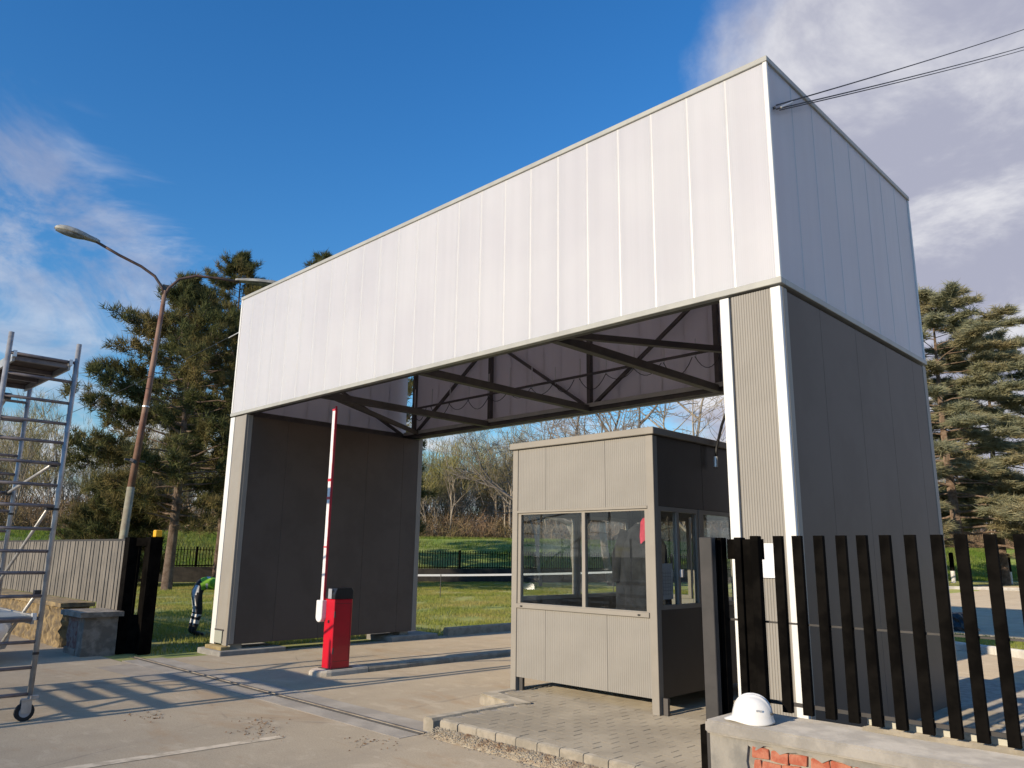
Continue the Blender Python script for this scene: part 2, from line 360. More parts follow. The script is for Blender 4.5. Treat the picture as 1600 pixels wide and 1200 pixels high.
# ground to the horizon
b = MB(); S = 3000
b.add([(-S, -S, -0.03), (S, -S, -0.03), (S, S, -0.03), (-S, S, -0.03)], [(0, 1, 2, 3)])
struct(b.build('ground', M_far))
# lawn sheet
b = MB(); b.add([(-60, -1.5, -0.012), (-9.75, -1.5, -0.012), (-9.75, 70, -0.012), (-60, 70, -0.012)], [(0, 1, 2, 3)])
struct(b.build('lawn', M_lawn))
# grass bank beyond the far fence
ds = [2.5, 4, 6, 8, 10, 12, 14, 16, 19, 22, 25, 29, 34, 60]
ss_ = np.arange(-60, 161, 4.0)
V = []; Fq = []
for i, s_ in enumerate(ss_):
    for j, d in enumerate(ds):
        p = LA + LD * s_ + LN * (d + 0.8 * math.sin(s_ * 0.21) + 0.5 * math.sin(s_ * 0.53 + 1))
        z = bank_h(d) * (1 + 0.08 * math.sin(s_ * 0.3 + d) + 0.05 * math.sin(s_ * 0.9)) - (0.02 if j == 0 else 0)
        V.append((p.x, p.y, z))
nd = len(ds)
for i in range(len(ss_) - 1):
    for j in range(nd - 1): Fq.append((i * nd + j, (i + 1) * nd + j, (i + 1) * nd + j + 1, i * nd + j + 1))
bank = soup('grass_bank', np.array(V), np.array(Fq), M_bank); bank.data.polygons.foreach_set('use_smooth', [True] * len(bank.data.polygons)); struct(bank)

# asphalt: street in front, two lanes under the portal, the yard to the right
b = MB()
def sheet(mb, pts, z): mb.add([(x, y, z) for x, y in pts], [tuple(range(len(pts)))])
sheet(b, [(-60, -40), (40, -40), (40, -1.5), (-60, -1.5)], 0)
sheet(b, [(-9.75, -1.5), (40, -1.5), (40, 45), (-9.75, 45)], 0)
sheet(b, [(-9.75, 45), (40, 45), (40, 58), (-13, 58)], 0)
struct(b.build('road', M_asphalt))
# concrete strip and steel rail of the sliding gate
tr = thing('gate_track', 'steel sliding gate rail set in a concrete strip across the driveway', 'gate track', (-5, -1.16, 0))
MB().box(-4.9, 1.85, -0.30, 0.30, -0.02, 0.004).build('concrete_strip', M_patch, tr)
MB().box(-5.2, 1.85, -0.014, 0.014, 0.0, 0.012).build('rail', mat('worn_rail', (0.34, 0.29, 0.22), 0.6, (0.2, 0.16, 0.12), 6), tr)
MB().box(-5.2, 1.85, -0.075, -0.030, 0.001, 0.007).build('groove', mat('dirt_groove', (0.10, 0.09, 0.075), 0.9), tr)
# worn painted line in the street
b = MB(); sheet(b, [(-4.15, -4.6), (-4.02, -4.6), (-3.86, -2.2), (-3.97, -2.2)], 0.004); struct(b.build('painted_line', M_line))
# asphalt repair patches near the track
b = MB(); sheet(b, [(-9.4, -2.0), (-7.6, -1.9), (-7.5, -1.47), (-9.5, -1.47)], 0.0041); struct(b.build('road_patch', mat('patch_pale', (0.36, 0.31, 0.25), 0.9, (0.30, 0.26, 0.21), 3.0, coord='World')))

# kerbs ---------------------------------------------------------------
def kerb_run(owner, p0, p1, w, z0, z1, n, m=M_kerb, ch=0.025):
    p0 = Vector((*p0, 0)); p1 = Vector((*p1, 0)); d = (p1 - p0); L = d.length; d.normalize(); side = Vector((-d.y, d.x, 0)); l = L / n
    for i in range(n):
        a = p0 + d * (i * l + 0.004); c = p0 + d * ((i + 1) * l - 0.004); jz = random.uniform(-0.002, 0.002); jw = random.uniform(-0.004, 0.004)
        k = MB(); v = []
        for p in (a, c):
            for o_, z in ((0 + jw, z0), (w, z0), (w, z1 + jz - ch), (w - ch, z1 + jz), (ch + jw, z1 + jz), (jw, z1 + jz - ch)):
                q = p + side * o_; v.append((q.x, q.y, z))
        k.add(v, [(5, 4, 3, 2, 1, 0), (6, 7, 8, 9, 10, 11)] + [(j, (j + 1) % 6, 6 + (j + 1) % 6, 6 + j) for j in range(6)])
        k.build('kerb_stone', m, owner)
med = thing('kerb', 'low concrete kerb strip carrying the red barrier between the lanes', 'kerb', (0, 0, 0))
med['kind'] = 'structure'
# rounded first stone then a run of blocks
k = MB(); pr = []
for a in range(0, 181, 20): pr.append((-6.80 + 0.19 * math.cos(R(180 + a)) , 0.06 + 0.20 * math.sin(R(180 + a))))
pr += [(-6.61, 0.66), (-6.99, 0.66)]
n = len(pr); v = [(x, y, -0.02) for x, y in pr] + [(x, y, 0.05) for x, y in pr] + [(-6.80 + (x + 6.80) * 0.9, 0.3 + (y - 0.3) * (0.94 if y < 0.5 else 1), 0.075) for x, y in pr]
f = [tuple(range(2 * n, 3 * n))]
for q in range(2):
    for i in range(n): f.append((q * n + i, q * n + (i + 1) % n, (q + 1) * n + (i + 1) % n, (q + 1) * n + i))
k.add(v, f).build('kerb_stone', mat('pale_end_stone', (0.60, 0.54, 0.44), 0.85, (0.48, 0.43, 0.35), 6.0), med)
kerb_run(med, (-6.61, 0.67), (-6.59, 12.5), 0.38, -0.02, 0.072, 16)
lk = thing('kerb', 'grey concrete kerb along the lawn behind the left portal wall', 'kerb'); lk['kind'] = 'structure'
kerb_run(lk, (-9.62, 4.75), (-9.62, 30), 0.14, -0.02, 0.16, 25)

# kiosk island ---------------------------------------------------------
isl = thing('pavement', 'paved island of grey blocks under the guard kiosk', 'pavement'); isl['kind'] = 'structure'
ZI = 0.115
MB().add([(-3.12, -0.98, ZI - 0.008), (4, -0.98, ZI - 0.008), (4, 6, ZI - 0.008), (-3.72, 6, ZI - 0.008), (-3.72, 0.2, ZI - 0.008), (-3.12, 0.05, ZI - 0.008)], [(0, 1, 2, 3, 4, 5)]).build('paving_bed', M_mortar, isl)
pav = MB().box(0, 0.196, 0, 0.116, -0.03, 0); pme = None
pm = MB()
def paver_mesh():
    a, c, e = 0.198, 0.118, 0.003
    m_ = MB(); m_.add([(0, 0, -0.03), (a, 0, -0.03), (a, c, -0.03), (0, c, -0.03), (0, 0, -e), (a, 0, -e), (a, c, -e), (0, c, -e), (e, e, 0), (a - e, e, 0), (a - e, c - e, 0), (e, c - e, 0)],
        [(8, 9, 10, 11), (0, 1, 5, 4), (1, 2, 6, 5), (2, 3, 7, 6), (3, 0, 4, 7), (4, 5, 9, 8), (5, 6, 10, 9), (6, 7, 11, 10), (7, 4, 8, 11)])
    return m_.mesh('paver')
pme = paver_mesh(); restV = MB(); cnt = 0
row = 0; y = -0.975
while y < 3.4:
    x = -3.12 - (0.1 if row % 2 else 0) - (0.6 if y > 0.16 else 0)
    while x < 0.55:
        if x > -3.13 or (y > 0.16 and x > -3.73):
            dz = random.uniform(-0.0015, 0.0015)
            if y < 0.72 and cnt < 290 and x < -0.25:
                o = obj('paver', pme, M_paver, isl, (x, y, ZI + dz)); o.rotation_euler = (random.uniform(-.004, .004), random.uniform(-.004, .004), random.uniform(-.01, .01)); cnt += 1
            else:
                restV.box(x, x + 0.198, y, y + 0.118, ZI - 0.03, ZI + dz)
        x += 0.2
    y += 0.12; row += 1
stuff(restV.build('paver_field', M_paver, isl))
kerb_run(isl, (-3.06, -1.06), (4, -1.06), 0.085, -0.02, ZI + 0.004, 29, ch=0.012)          # front edging bricks
kerb_run(isl, (-3.12, -1.10), (-3.12, 0.06), 0.14, -0.02, ZI + 0.01, 2)
kerb_run(isl, (-3.10, 0.02), (-3.80, 0.20), -0.15, -0.02, ZI + 0.012, 1)
kerb_run(isl, (-3.72, 0.20), (-3.72, 5.9), 0.14, -0.02, ZI + 0.01, 7)
# strip of gravel soil along the island front, and the gully by its corner
gw = MB(); gw.add([(-2.98, -1.24, 0.002), (2.5, -1.24, 0.002), (2.5, -1.062, 0.062), (-2.98, -1.062, 0.05), (-2.98, -1.062, -0.01), (2.5, -1.062, -0.01)], [(0, 1, 2, 3), (0, 3, 4), (1, 5, 2)]); struct(gw.build('soil_verge', M_dirt))
NG = 5200; gx_ = rng.uniform(-3.1, 2.0, NG); gy_ = -1.07 - np.abs(rng.normal(0, 0.085, NG)); gz_ = np.clip((gy_ + 1.24) / 0.178, 0, 1) * 0.055; gs = rng.uniform(0.003, 0.009, NG)
tet = np.array([[-1, -.6, 0], [1, -.6, 0], [0, 1, 0], [0, 0, 1.2]])
ang = rng.uniform(0, 6.28, NG); ca, sa = np.cos(ang), np.sin(ang)
V = np.zeros((NG, 4, 3)); V[:, :, 0] = gx_[:, None] + gs[:, None] * (ca[:, None] * tet[:, 0] - sa[:, None] * tet[:, 1]); V[:, :, 1] = gy_[:, None] + gs[:, None] * (sa[:, None] * tet[:, 0] + ca[:, None] * tet[:, 1]); V[:, :, 2] = 0.003 + gz_[:, None] + gs[:, None] * tet[:, 2]
base = np.arange(NG)[:, None, None] * 4; Ft = (base + np.array([[0, 1, 3], [1, 2, 3], [2, 0, 3]])[None]).reshape(-1, 3)
g = stuff(soup('gravel', V.reshape(-1, 3), Ft, mat_leaf('gravel_bits', (0.66, 0.57, 0.42), (0.48, 0.39, 0.26), (0.34, 0.20, 0.11), 6, 0.0))); g['label'] = 'loose gravel and dry leaves along the island kerb'; g['category'] = 'gravel'
ND = 190; c_ = np.array([(-4.55, -2.05), (-4.2, -2.3), (-5.6, -2.7), (-3.2, -1.75)])[rng.integers(0, 4, ND)]; dx_ = c_ + rng.normal(0, 0.16, (ND, 2)) * np.array([1.0, 0.6]); sz = rng.uniform(0.004, 0.016, ND); an = rng.uniform(0, 6.28, ND)
V = np.zeros((ND, 3, 3))
for k_, (u_, w_, h_) in enumerate(((-1, -0.4, 0.002), (1, -0.3, 0.004), (0.1, 0.7, 0.011))):
    V[:, k_, 0] = dx_[:, 0] + sz * (np.cos(an) * u_ - np.sin(an) * w_); V[:, k_, 1] = dx_[:, 1] + sz * (np.sin(an) * u_ + np.cos(an) * w_); V[:, k_, 2] = h_
lv = stuff(soup('dry_leaves', V.reshape(-1, 3), np.arange(3 * ND).reshape(-1, 3), mat_leaf('dry_leaf_bits', (0.22, 0.12, 0.06), (0.30, 0.18, 0.09), (0.14, 0.08, 0.045), 4, 0.1))); lv['label'] = 'scattered dry leaf litter on the street asphalt'; lv['category'] = 'leaves'
gd = MB()
for i in range(5): gd.box(-3.62 + i * 0.05, -3.595 + i * 0.05, -0.72, -0.42, -0.01, 0.009)
tag(gd.build('drain_grate', M_steel), 'small dark drain grate in the asphalt beside the kiosk island', 'drain')
MB().box(-3.64, -3.36, -0.74, -0.40, -0.01, 0.0045).build('sump', M_black, bpy.data.objects['drain_grate'])

# right yard: white kerbs, lawn strip, far road -------------------------
ry = thing('kerb', 'pale kerb around the small lawn strip behind the portal', 'kerb'); ry['kind'] = 'structure'
kerb_run(ry, (6, 7.0), (-4.6, 12.2), 0.18, -0.02, 0.13, 12, M_white if False else mat('pale_kerb', (0.62, 0.59, 0.53), 0.8, (0.5, 0.47, 0.42), 5))
b = MB(); sheet(b, [(-4.5, 12.3), (6.2, 7.1), (7.6, 12.0), (-4.0, 13.3)], 0.09); struct(b.build('lawn_strip', M_lawn))
b = MB()
for q in [((-3.7, 15.5), (3, 18.2), 0.10), ((-4.8, 20.3), (3, 22.4), 0.10), ((-5.5, 23.4), (3, 25.0), 0.10)]:
    (x0, y0), (x1, y1), w = q; sheet(b, [(x0, y0), (x1, y1), (x1, y1 + w), (x0, y0 + w)], 0.004)
struct(b.build('road_marking', M_line))
fk = thing('kerb', 'long white kerb on the far side of the yard road', 'kerb'); fk['kind'] = 'structure'
kerb_run(fk, (30, 63), (-12.5, 46.5), 0.3, -0.02, 0.16, 14, mat('pale_kerb', (0.62, 0.59, 0.53)))
b = MB(); sheet(b, [(-14, 46.0), (30, 63.1), (60, 150), (-60, 150), (-40, 70)], -0.008); struct(b.build('far_lawn', M_lawn))

# ================================================================== PORTAL
W, H, HM, D, T = 10.143, 6.157, 3.955, 3.87, 0.577
portal = thing('entrance_portal', 'large grey entrance portal with a white translucent fascia spanning the driveway', 'portal')
# fascia panels
def fascia_mesh(w, h, name):
    b = MB(); g = 0.0006
    b.box(g, w - g, 0.0, 0.035, 0, h)
    b.add([(-0.014, 0.0, 0), (0, -0.0028, 0), (0.014, 0.0, 0), (-0.014, 0.0, h), (0, -0.0028, h), (0.014, 0.0, h)], [(0, 1, 4, 3), (1, 2, 5, 4)])       # snap-on joint cover
    me_ = b.mesh(name); me_.materials.append(M_poly); me_.materials.append(M_joint)
    for q_ in me_.polygons[-2:]: q_.material_index = 1
    return me_
ZB, ZT = HM + 0.045, H - 0.055
fh = ZT - ZB
nF = 24; pF = W / nF; me = fascia_mesh(pF, fh, 'fascia_panel_front')
for i in range(nF): obj('fascia_panel', me, None, portal, (-W + i * pF, 0, ZB))
nS = 8; pS = (D - 0.07) / nS; ms = fascia_mesh(pS, fh, 'fascia_panel_side')
for i in range(nS):
    o = obj('fascia_panel', ms, None, portal, (0, 0.035 + i * pS, ZB)); o.rotation_euler.z = R(90)
    o = obj('fascia_panel', ms, None, portal, (-W, D - 0.035 - i * pS - (0.16 if False else 0), ZB)); o.rotation_euler.z = R(-90)
nB = 24; pB = (W - 0.24) / nB; mb_ = fascia_mesh(pB, fh, 'fascia_panel_back')
for i in range(nB):
    o = obj('fascia_panel', mb_, None, portal, (0 - i * pB, D, ZB)); o.rotation_euler.z = R(180)
# trims
b = MB(); e = 0.02
b.box(-W - e, e, -e, 0.05, ZT, H); b.build('top_trim', M_trim, portal, bevel=0.004)
MB().box(-0.03, e, 0.052, D + e, ZT, H).build('top_trim', M_trim, portal, bevel=0.004)
MB().box(-W - e, -W + 0.05, 0.052, D + e, ZT, H).build('top_trim', M_trim, portal)
MB().box(-W + 0.052, -0.032, D - 0.05, D + e, ZT, H).build('top_trim', M_trim, portal)
MB().box(-W - e, e, -e, 0.06, HM - 0.012, ZB).build('bottom_trim', M_trim, portal, bevel=0.004)
MB().box(-0.06, e, 0.062, D + e, HM - 0.012, ZB).build('bottom_trim', M_trim, portal, bevel=0.004)
MB().box(-W - e, -W + 0.06, 0.062, D + e, HM - 0.012, ZB).build('bottom_trim', M_trim, portal)
MB().box(-W + 0.062, -0.062, D - 0.06, D + e, HM - 0.012, ZB).build('bottom_trim', M_trim, portal)
MB().box(-0.028, 0.012, -0.012, 0.022, ZB, ZT).build('corner_trim', M_whitetrim, portal, bevel=0.004)
MB().box(-W - 0.012, -W + 0.028, -0.012, 0.022, ZB, ZT).build('corner_trim', M_whitetrim, portal, bevel=0.004)
MB().box(-0.028, 0.012, D - 0.022, D + 0.012, ZB, ZT).build('corner_trim', M_whitetrim, portal, bevel=0.004)
# roof sheet closes the top of the frame
MB().box(-W + 0.06, -0.06, 0.06, D - 0.06, H - 0.14, H - 0.09).build('roof_sheet', M_poly, portal)
# steel frame inside
def beam(a, c, w=0.09, h=0.11, nm='beam'): return MB().bar(a, c, w, h).build(nm, M_steel, portal)
zc = HM + 0.055; zt = 5.62; y0, y1 = 0.115, D - 0.13; x0, x1 = -W + 0.14, -0.14
for z in (zc, zt):
    beam((x0, y0, z), (x1, y0, z)); beam((x0, y1, z), (x1, y1, z)); beam((x0, y0, z), (x0, y1, z)); beam((x1, y0, z), (x1, y1, z))
XN = [-9.72, -7.45, -5.07, -2.70, -0.45]
for x in XN[1:4]: beam((x, y0, zc - 0.01), (x, y1, zc - 0.01), 0.10, 0.10, 'cross_beam')
for x in XN:
    for y in (y0, y1): beam((x, y, zc), (x, y, H - 0.15), 0.075, 0.075, 'post')
for i in range(4):
    a, c = XN[i], XN[i + 1]
    for y in (y0, y1):
        if i % 2 == 0: beam((a, y, zc), (c, y, zt), 0.05, 0.05, 'diagonal')
        else: beam((a, y, zt), (c, y, zc), 0.05, 0.05, 'diagonal')
beam((-2.70, y0, zc + 0.03), (-0.6, y1, zc + 0.03), 0.07, 0.07, 'plan_brace')
beam((-7.45, y0, zc + 0.03), (-9.55, y1, zc + 0.03), 0.07, 0.07, 'plan_brace')
for x in (x0, x1): beam((x, y0, zt), (x, y1, zc), 0.05, 0.05, 'diagonal')
for z in (4.75,): MB().tube([(-9.9, y1 - 0.18, 4.52), (-0.4, y1 - 0.18, 4.56)], 0.022, 6).build('conduit', M_steel, portal)
# perforated edge angle on the back chord and the wire loops of the lighting
MB().box(-W + 0.2, -0.2, y1 - 0.09, y1 - 0.075, zc + 0.01, zc + 0.075).build('edge_angle', M_trim, portal)
for i in range(17):
    xa = -9.6 + i * 0.55; s_ = random.uniform(0.12, 0.26); L_ = random.uniform(0.40, 0.60); q = []
    for k in range(9):
        t_ = k / 8; q.append((xa + L_ * t_, y1 - 0.12, 4.50 - s_ * 4 * t_ * (1 - t_) + 0.02))
    MB().tube(q, 0.006, 4).build('wire', M_cable, portal)
    MB().box(xa - 0.008, xa + 0.008, y1 - 0.10, y1 - 0.09, 4.50, 4.50 + random.uniform(0.25, 0.5)).build('hanger', M_clamp, portal)

# pillars
def pillar(xl, label, white_l, white_r, zb):
    p = bpy.data.objects.new('pillar', None); COL.objects.link(p); p.parent = portal; p['label'] = label; p.location = (xl, 0, 0)
    zt_ = HM - 0.035
    MB().box(0.03, T - 0.03, 0.03, D - 0.03, zb + 0.03, zt_ - 0.005).build('core', M_steel, p)
    # front: corner flashing, ribbed panel, corner flashing
    MB().box(0.0, 0.09 if white_l else 0.15, -0.012, 0.028, zb - 0.02, zt_).build('corner_flashing', M_whitetrim, p, bevel=0.003)
    MB().box(T - 0.09, T, -0.012, 0.028, zb - 0.02, zt_).build('corner_flashing', M_whitetrim if white_r else M_post, p, bevel=0.003)
    w = T - 0.09 - (0.11 if white_l else 0.16)
    obj('ribbed_panel', ribbed(w, zt_ - zb, 0.024 if white_l else 0.05, 0.006 if white_l else 0.002).mesh('ribbed_panel'), M_panel, p, (0.108 if white_l else 0.155, 0.0, zb))
    # sides
    for side in (0, 1):
        xs = (T - 0.03, T) if side else (0.0, 0.03)
        xo = (T - 0.028, T + 0.004) if side else (-0.004, 0.028)
        MB().box(*xo, 0.03, 0.115, zb, zt_).build('side_flashing', M_post, p, bevel=0.003)
        MB().box(*xo, D - 0.11, D, zb, zt_).build('side_flashing', M_post, p, bevel=0.003)
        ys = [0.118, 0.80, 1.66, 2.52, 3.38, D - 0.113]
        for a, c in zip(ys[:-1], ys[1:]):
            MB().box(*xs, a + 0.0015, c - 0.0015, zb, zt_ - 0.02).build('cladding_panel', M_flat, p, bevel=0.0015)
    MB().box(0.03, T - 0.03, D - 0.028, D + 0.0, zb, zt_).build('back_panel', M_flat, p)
    # base plates and footing
    for yy in (0.12, D - 0.3): MB().box(0.15, T - 0.12, yy, yy + 0.2, 0.05, zb + 0.04).build('base_plate', M_trim, p)
    return p
pillar(-T, 'right pillar clad in grey panels with bright white corner flashings', True, True, 0.11)
pl = pillar(-W, 'left pillar wall with its shaded inner face', False, False, 0.16)
f1 = MB().box(-0.12, T + 0.12, -0.16, 1.0, -0.02, 0.075).build('footing', M_concrete, pl, bevel=0.012)
MB().box(-0.12, T + 0.12, 3.2, 4.35, -0.02, 0.09).build('footing', M_concrete, pl, bevel=0.012)
MB().box(0.02, T + 0.02, -0.10, 0.05, 0.0755, 0.13).build('timber_block', mat('pale_timber', (0.42, 0.33, 0.16), 0.8, (0.3, 0.22, 0.1), 8), pl, bevel=0.006)
MB().box(0.16, 0.42, -0.022, -0.0125, 0.17, 0.36).build('shadow_shape', mat('shadow_shape_grey', (0.36, 0.37, 0.31), 0.5), pl, bevel=0.003)  # plate and dark strip above stand in for a shadow shape on the pillar
MB().box(0.14, 0.44, -0.016, -0.0122, 0.36, 0.385).build('shadow_shape_top', M_steel, pl)

# notice sheet on right pillar
nb = MB().box(-0.40, -0.185, -0.020, -0.0135, 1.47, 1.745).build('notice_board', M_paper); tag(nb, 'white paper notice on the ribbed front of the right pillar', 'notice')
for zc_ in (1.755, 1.462): MB().box(-0.36, -0.33, -0.023, -0.0137, zc_ - 0.012, zc_ + 0.012).build('tape_piece', mat('brown_tape', (0.3, 0.2, 0.12), 0.4), nb)

# ================================================================== KIOSK
KX0, KX1, KY0, KY1, KZ, KT = -3.82, -1.785, 0.644, 3.05, 0.115, 2.96
kiosk = thing('guard_kiosk', 'beige grey metal guard kiosk with sliding windows on the paved island', 'kiosk', (KX0, KY0, KZ))
def kb(name, x0, x1, y0, y1, z0, z1, m, parent=None, bevel=0.0):
    """box in world coordinates, stored relative to the kiosk origin"""
    par = parent or kiosk
    return MB().box(x0 - KX0, x1 - KX0, y0 - KY0, y1 - KY0, z0 - KZ, z1 - KZ).build(name, m, par, bevel=bevel)
pw = 0.085
for x in (KX0, KX1 - pw):
    for y in (KY0, KY1 - pw):
        kb('corner_post', x, x + pw, y, y + pw, KZ, KT - 0.085, M_post, bevel=0.004)
        kb('foot', x + 0.1, x + 0.15, y + 0.05, y + 0.085, KZ, KZ + 0.16, M_steel)
roof = kb('roof', KX0 - 0.03, KX1 + 0.03, KY0 - 0.03, KY1 + 0.03, KT - 0.075, KT, M_post, bevel=0.006)
kb('floor', KX0 + 0.05, KX1 - 0.05, KY0 + 0.05, KY1 - 0.05, 0.27, 0.33, M_steel)
kb('ceiling', KX0 + 0.05, KX1 - 0.05, KY0 + 0.05, KY1 - 0.05, 2.80, 2.84, M_white)
def kpan(x, z0, w, h):
    o = obj('front_panel', ribbed(w - 0.004, h, 0.026, 0.004).mesh('front_panel'), M_panel, kiosk, (x - KX0, 0.012, z0 - KZ)); return o
segs = [(KX0 + pw, -3.29), (-3.29, -2.42), (-2.42, KX1 - pw)]
for a, c in segs: kpan(a + 0.002, 2.145, c - a, KT - 0.08 - 2.145)
for a, c in segs: kpan(a + 0.002, 0.262, c - a, 1.035 - 0.262)
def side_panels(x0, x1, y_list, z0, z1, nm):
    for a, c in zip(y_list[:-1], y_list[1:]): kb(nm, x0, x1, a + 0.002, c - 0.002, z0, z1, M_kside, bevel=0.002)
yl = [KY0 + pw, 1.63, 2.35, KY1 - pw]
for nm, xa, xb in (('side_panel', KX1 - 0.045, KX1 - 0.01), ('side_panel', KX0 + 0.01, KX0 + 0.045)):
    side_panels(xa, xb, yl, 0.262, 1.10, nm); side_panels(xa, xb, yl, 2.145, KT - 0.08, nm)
for a, c in ((KX0 + pw, -2.8), (-2.8, KX1 - pw)):
    kb('rear_panel', a + 0.002, c - 0.002, KY1 - 0.045, KY1 - 0.01, 0.262, 1.10, M_panel); kb('rear_panel', a + 0.002, c - 0.002, KY1 - 0.045, KY1 - 0.01, 2.145, KT - 0.08, M_panel)
# front sliding window
def window(axis, a0, a1, c, z0, z1, mull, nm='window', fr=0.045, dep=0.05, m=M_post):
    w = bpy.data.objects.new(nm, None); COL.objects.link(w); w.parent = kiosk
    def bx(n_, p0, p1, q0, q1, mm, off=0.0, dd=dep):
        if axis == 'x': return kb(n_, p0, p1, c + off, c + off + dd, q0, q1, mm, w)
        return kb(n_, c + off, c + off + dd, p0, p1, q0, q1, mm, w)
    bx('frame', a0, a1, z1 - fr, z1, m); bx('frame', a0, a1, z0, z0 + fr, m)
    bx('frame', a0, a0 + fr, z0 + fr, z1 - fr, m); bx('frame', a1 - fr, a1, z0 + fr, z1 - fr, m)
    xs = [a0 + fr] + mull + [a1 - fr]
    for q in mull: bx('mullion', q - 0.022, q + 0.022, z0 + fr, z1 - fr, m)
    for i, (p, q) in enumerate(zip(xs[:-1], xs[1:])):
        bx('pane', p + (0.022 if i else 0), q - (0.022 if i < len(xs) - 2 else 0), z0 + fr, z1 - fr, M_glass, 0.02, 0.006)
    return w
window('x', KX0 + pw + 0.002, KX1 - pw - 0.002, KY0 + 0.018, 1.038, 2.142, [-2.735])
kb('sill', KX0 + pw + 0.002, KX1 - pw - 0.002, KY0 - 0.012, KY0 + 0.017, 1.025, 1.075, M_post, bevel=0.004)
kb('window_head', KX0 + pw + 0.002, KX1 - pw - 0.002, KY0 - 0.004, KY0 + 0.017, 2.118, 2.143, M_post)
window('y', KY0 + pw + 0.002, 1.52, KX1 - 0.06, 1.102, 2.142, [1.10])
window('y', 1.58, KY1 - pw - 0.002, KX1 - 0.06, 1.102, 2.142, [2.30])
kb('door_post', KX1 - 0.06, KX1 - 0.004, 1.522, 1.578, 0.27, 2.143, M_post)
window('y', KY0 + pw + 0.002, 1.80, KX0 + 0.01, 1.102, 2.142, [])
window('y', 1.82, KY1 - pw - 0.002, KX0 + 0.01, 1.102, 2.142, [])
window('x', KX0 + pw + 0.002, -2.82, KY1 - 0.06, 1.102, 2.142, [])
window('x', -2.78, KX1 - pw - 0.002, KY1 - 0.06, 1.102, 2.142, [])
kb('lock', KX1 + 0.0, KX1 + 0.03, 1.085, 1.125, 1.42, 1.50, M_white, bevel=0.004)
for x in (-3.64, -1.99): kb('rail_stop', x - 0.015, x + 0.015, KY0 - 0.02, KY0 - 0.0125, 1.04, 1.055, M_blackplastic)
kb('desk', KX0 + 0.1, KX1 - 0.35, KY0 + 0.12, KY0 + 0.62, 1.00, 1.03, M_trim)
# paper taped inside side window, jacket and pink cloth hanging inside
pp = MB().box(-1.838, -1.835, 0.80, 1.03, 1.20, 1.56).build('paper_sheet', M_paper); tag(pp, 'white printed sheet inside the kiosk side window', 'paper')
for i in range(7): MB().box(-1.8345, -1.8338, 0.83, 1.00, 1.25 + i * 0.035, 1.254 + i * 0.035).build('print_line', M_print, pp)
for i in range(4): MB().box(-1.8336, -1.8332, 0.845 + i * 0.045, 0.848 + i * 0.045, 1.24, 1.48).build('print_line', M_print, pp)
def hanging_cloth(name, c, w, d, h, m, folds=6, seed=1, flare=0.25):
    r_ = random.Random(seed); b = MB(); n = 40; k = 16; v = []; f = []
    ph = r_.uniform(0, 6)
    for j in range(k + 1):
        t_ = j / k; wid = 0.30 + 0.70 * min(1, t_ * 4) ** 0.6; wid *= 1 + flare * t_
        for i in range(n):
            a = 2 * math.pi * i / n; fo = 1 + 0.16 * t_ ** 0.5 * math.sin(folds * a + ph + 1.3 * math.sin(3 * t_)) + 0.05 * math.sin(11 * a + 4 * t_)
            v.append((c[0] + w / 2 * wid * fo * math.cos(a), c[1] + d / 2 * wid * fo * math.sin(a), c[2] - h * t_ - (0.02 * math.sin(5 * a) if j == k else 0)))
    for j in range(k):
        for i in range(n): f.append((j * n + i, j * n + (i + 1) % n, (j + 1) * n + (i + 1) % n, (j + 1) * n + i))
    f.append(tuple(range(n)))
    return b.add(v, f).build(name, m, smooth=True)
jk = hanging_cloth('jacket', (-2.20, 1.02, 1.98), 0.52, 0.22, 0.95, M_cloth, 7, 3)
tag(jk, 'dark work jacket hanging inside the kiosk window', 'jacket')
sl = MB().tube([(-2.40, 1.0, 1.90), (-2.50, 0.98, 1.65), (-2.52, 0.97, 1.35)], [0.07, 0.065, 0.05], 10).build('sleeve', M_cloth, jk, smooth=True)
MB().tube([(-2.20, 1.02, 2.12), (-2.20, 1.02, 1.97)], 0.006, 6).build('hanger_hook', M_alu, jk)
pk = hanging_cloth('scarf', (-2.06, 0.93, 2.06), 0.17, 0.10, 0.28, M_pink, 4, 5, 0.1); tag(pk, 'pink red cloth hung over the dark jacket in the kiosk', 'cloth')
MB().tube([(-2.06, 0.93, 2.13), (-2.06, 0.93, 2.05)], 0.005, 6).build('hook', M_alu, pk)

# cable dropping from the frame onto the kiosk roof
q = [(-1.62, 2.6, 4.02), (-1.66, 2.58, 3.86), (-1.72, 2.52, 3.80), (-1.80, 2.48, 3.88), (-1.78, 2.46, 3.97), (-1.70, 2.42, 3.94), (-1.69, 2.36, 3.75), (-1.72, 2.22, 3.45), (-1.74, 2.03, 3.15), (-1.72, 1.92, 3.0), (-1.725, 1.86, 2.86), (-1.73, 1.84, 2.74)]
hc = MB().tube(q, 0.017, 8).build('supply_cable', M_cable, smooth=True); tag(hc, 'thick black supply cable looping from the frame down to the kiosk', 'cable')
MB().tube([(-1.73, 1.84, 2.76), (-1.73, 1.835, 2.64)], 0.024, 8).build('gland', M_clamp, hc)

